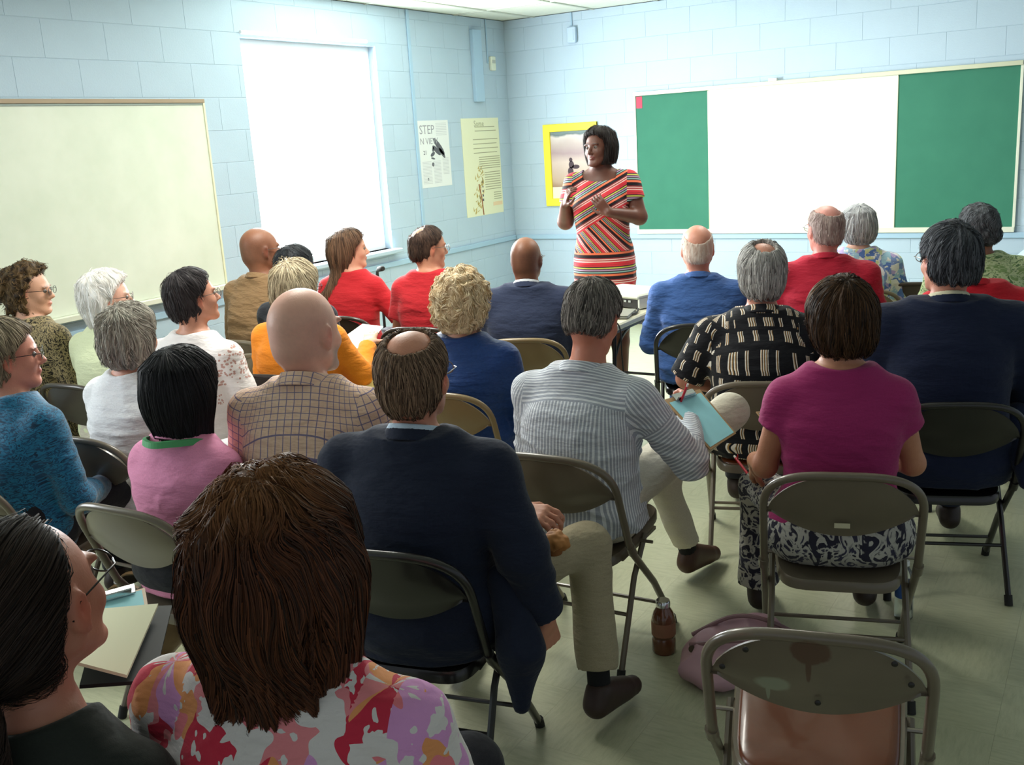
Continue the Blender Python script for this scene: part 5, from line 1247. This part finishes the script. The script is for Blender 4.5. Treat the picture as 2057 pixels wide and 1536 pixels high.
for s in (-1, 1):
    V = []; pts = arc([(-.09, s*.04, .17), (-.10, s*.045, .26), (-.05, s*.05, .32), (.03, s*.05, .31), (.09, s*.045, .24), (.10, s*.04, .17)], 6)
    mb = MB(); V = []
    for i, p in enumerate(pts):
        t = (pts[min(i+1, len(pts)-1)]-pts[max(i-1, 0)]).normalized(); b = Vector((0, 1, 0)); n_ = t.cross(b)
        V += [p+b*.012+n_*.0025, p-b*.012+n_*.0025, p-b*.012-n_*.0025, p+b*.012-n_*.0025]
    mb.add(V, [(4*i+j, 4*i+(j+1) % 4, 4*i+4+(j+1) % 4, 4*i+4+j) for i in range(len(pts)-1) for j in range(4)]+[(3, 2, 1, 0), tuple(4*len(pts)-4+j for j in range(4))]); mb.build('handle', TANL, hb)
bn = empty('waste_bin', (4.66, -.55, 0), 0, 'tall grey bin with pale blue lid at the right end of the board wall', 'bin')
MB().lathe([(.15, 0), (.17, .02), (.20, .62), (.205, .64)], n=24).build('body', plain('bin_grey', '#6f7f8c', .5), bn, True)
MB().lathe([(.215, .63), (.22, .66), (.20, .72), (.12, .80), (.05, .82)], n=24).build('lid', plain('bin_lid', '#b9cfdc', .4), bn, True)
# thermos-like cap things and empty chairs
chair(DKB, None, 'empty dark brown folding chair standing near the board wall below the white panel', 4.02, -1.92, 12)
chair(TAN, None, 'tan folding chair standing behind the green leaf-print shirt', 4.50, -1.72, 14)
def worn(root, yb):
    for x_, z_ in ((-.135, .728), (.145, .728), (-.185, .668), (.178, .672), (.004, .60)):
        MB().lathe([(.006, 0), (.0065, .002), (.004, .004)], n=12, M=Matrix.Translation((x_, yb(z_)-.013-.018*(1-(x_/.222)**2)-.006, z_)) @ Matrix.Rotation(R(90), 4, 'X')).build('rivet', plain('black_rivet', '#1a1512', .4), root, True)
k = NT('worn_taupe_enamel', .3, spec=.5, coat=.25); o = k.obj(); x_, y_, z_ = k.sep(o); nz_ = k.noise(o, 30, 3)
def blob(cx, cz, rx, rz, soft=.15):
    d = k.math('SQRT', k.math('ADD', k.math('POWER', k.math('DIVIDE', k.math('SUBTRACT', x_, cx), rx), 2), k.math('POWER', k.math('DIVIDE', k.math('SUBTRACT', z_, cz), rz), 2)))
    d = k.math('ADD', d, k.math('MULTIPLY', nz_, .5)); return k.n('MapRange', {0: d, 1: 1.25, 2: 1.25-soft, 3: 0, 4: 1}).outputs[0]
c = k.mix(k.noise(o, 9, 4), '#5d5446', '#74695a'); back = k.math('LESS_THAN', y_, -.10)
st1 = k.math('MAXIMUM', blob(-.012, .735, .04, .035), blob(-.014, .70, .006, .05)); st2 = k.math('MAXIMUM', blob(-.085, .635, .04, .022, .3), blob(-.095, .61, .005, .03))
c = k.mix(k.math('MULTIPLY', k.math('MULTIPLY', st1, back), .75), c, '#4a2218'); c = k.mix(k.math('MULTIPLY', k.math('MULTIPLY', st2, back), .6), c, '#93a08c')
k.color(c)
chair(k.m, VIN, 'empty taupe folding chair with brown vinyl seat and stained back, by the aisle', FC[0], FC[1], 13, worn, sy0=.0, sz0=-.012)
# jacket tails hanging beside the chairs
def tail(parent, pts, mat, name='jacket_tail', r=.05):
    Ft = Fld(); P_ = [Vector(p) for p in pts]
    for a, b in zip(P_[:-1], P_[1:]): Ft.cone(tuple(a), tuple(b), r, r if b is not P_[-1] else r*.45, .03)
    Ft.warp(lambda P: -((1-np.abs(2*vnoise(P, (14, 14, 5), 4)-1))**2*.014-.005))
    lo = np.min([list(p) for p in pts], 0)-r-.03; hi = np.max([list(p) for p in pts], 0)+r+.03
    V, Q = extract(Ft, lo, hi, .008); npmesh(name, V, Q, mat, parent, uv=garment_uv(V, Q, [], 0))
tail(P['blazer'], [(.25, -.05, .60), (.30, -.12, .45), (.31, -.15, .31)], NAVY, 'blazer_tail', .055)
tail(P['suit'], [(.25, -.02, .64), (.26, -.12, .55), (.24, -.22, .47)], NAVY3, 'jacket_tail', .06)
# green strap lying round the collar of the pink blouse
pts = arc([(-.085, -.03, .905), (-.06, -.088, .915), (0, -.112, .915), (.06, -.085, .917), (.098, -.02, .908), (.10, .05, .875), (.085, .095, .80)], 6)
mb = MB(); V = []
for i, p in enumerate(pts):
    o_ = Vector((p.x, p.y+.01, 0)).normalized(); V += [p+o_*.010+Vector((0, 0, .009)), p+o_*.014-Vector((0, 0, .009)), p-o_*.0+Vector((0, 0, -.009)), p+Vector((0, 0, .010))]
mb.add(V, [(4*i+j, 4*i+(j+1) % 4, 4*i+4+(j+1) % 4, 4*i+4+j) for i in range(len(pts)-1) for j in range(4)]+[(3, 2, 1, 0), tuple(4*len(pts)-4+j for j in range(4))])
tag(mb.build('neck_strap', plain('green_strap', '#4fa56a', .6), P['bob']), 'green strap')
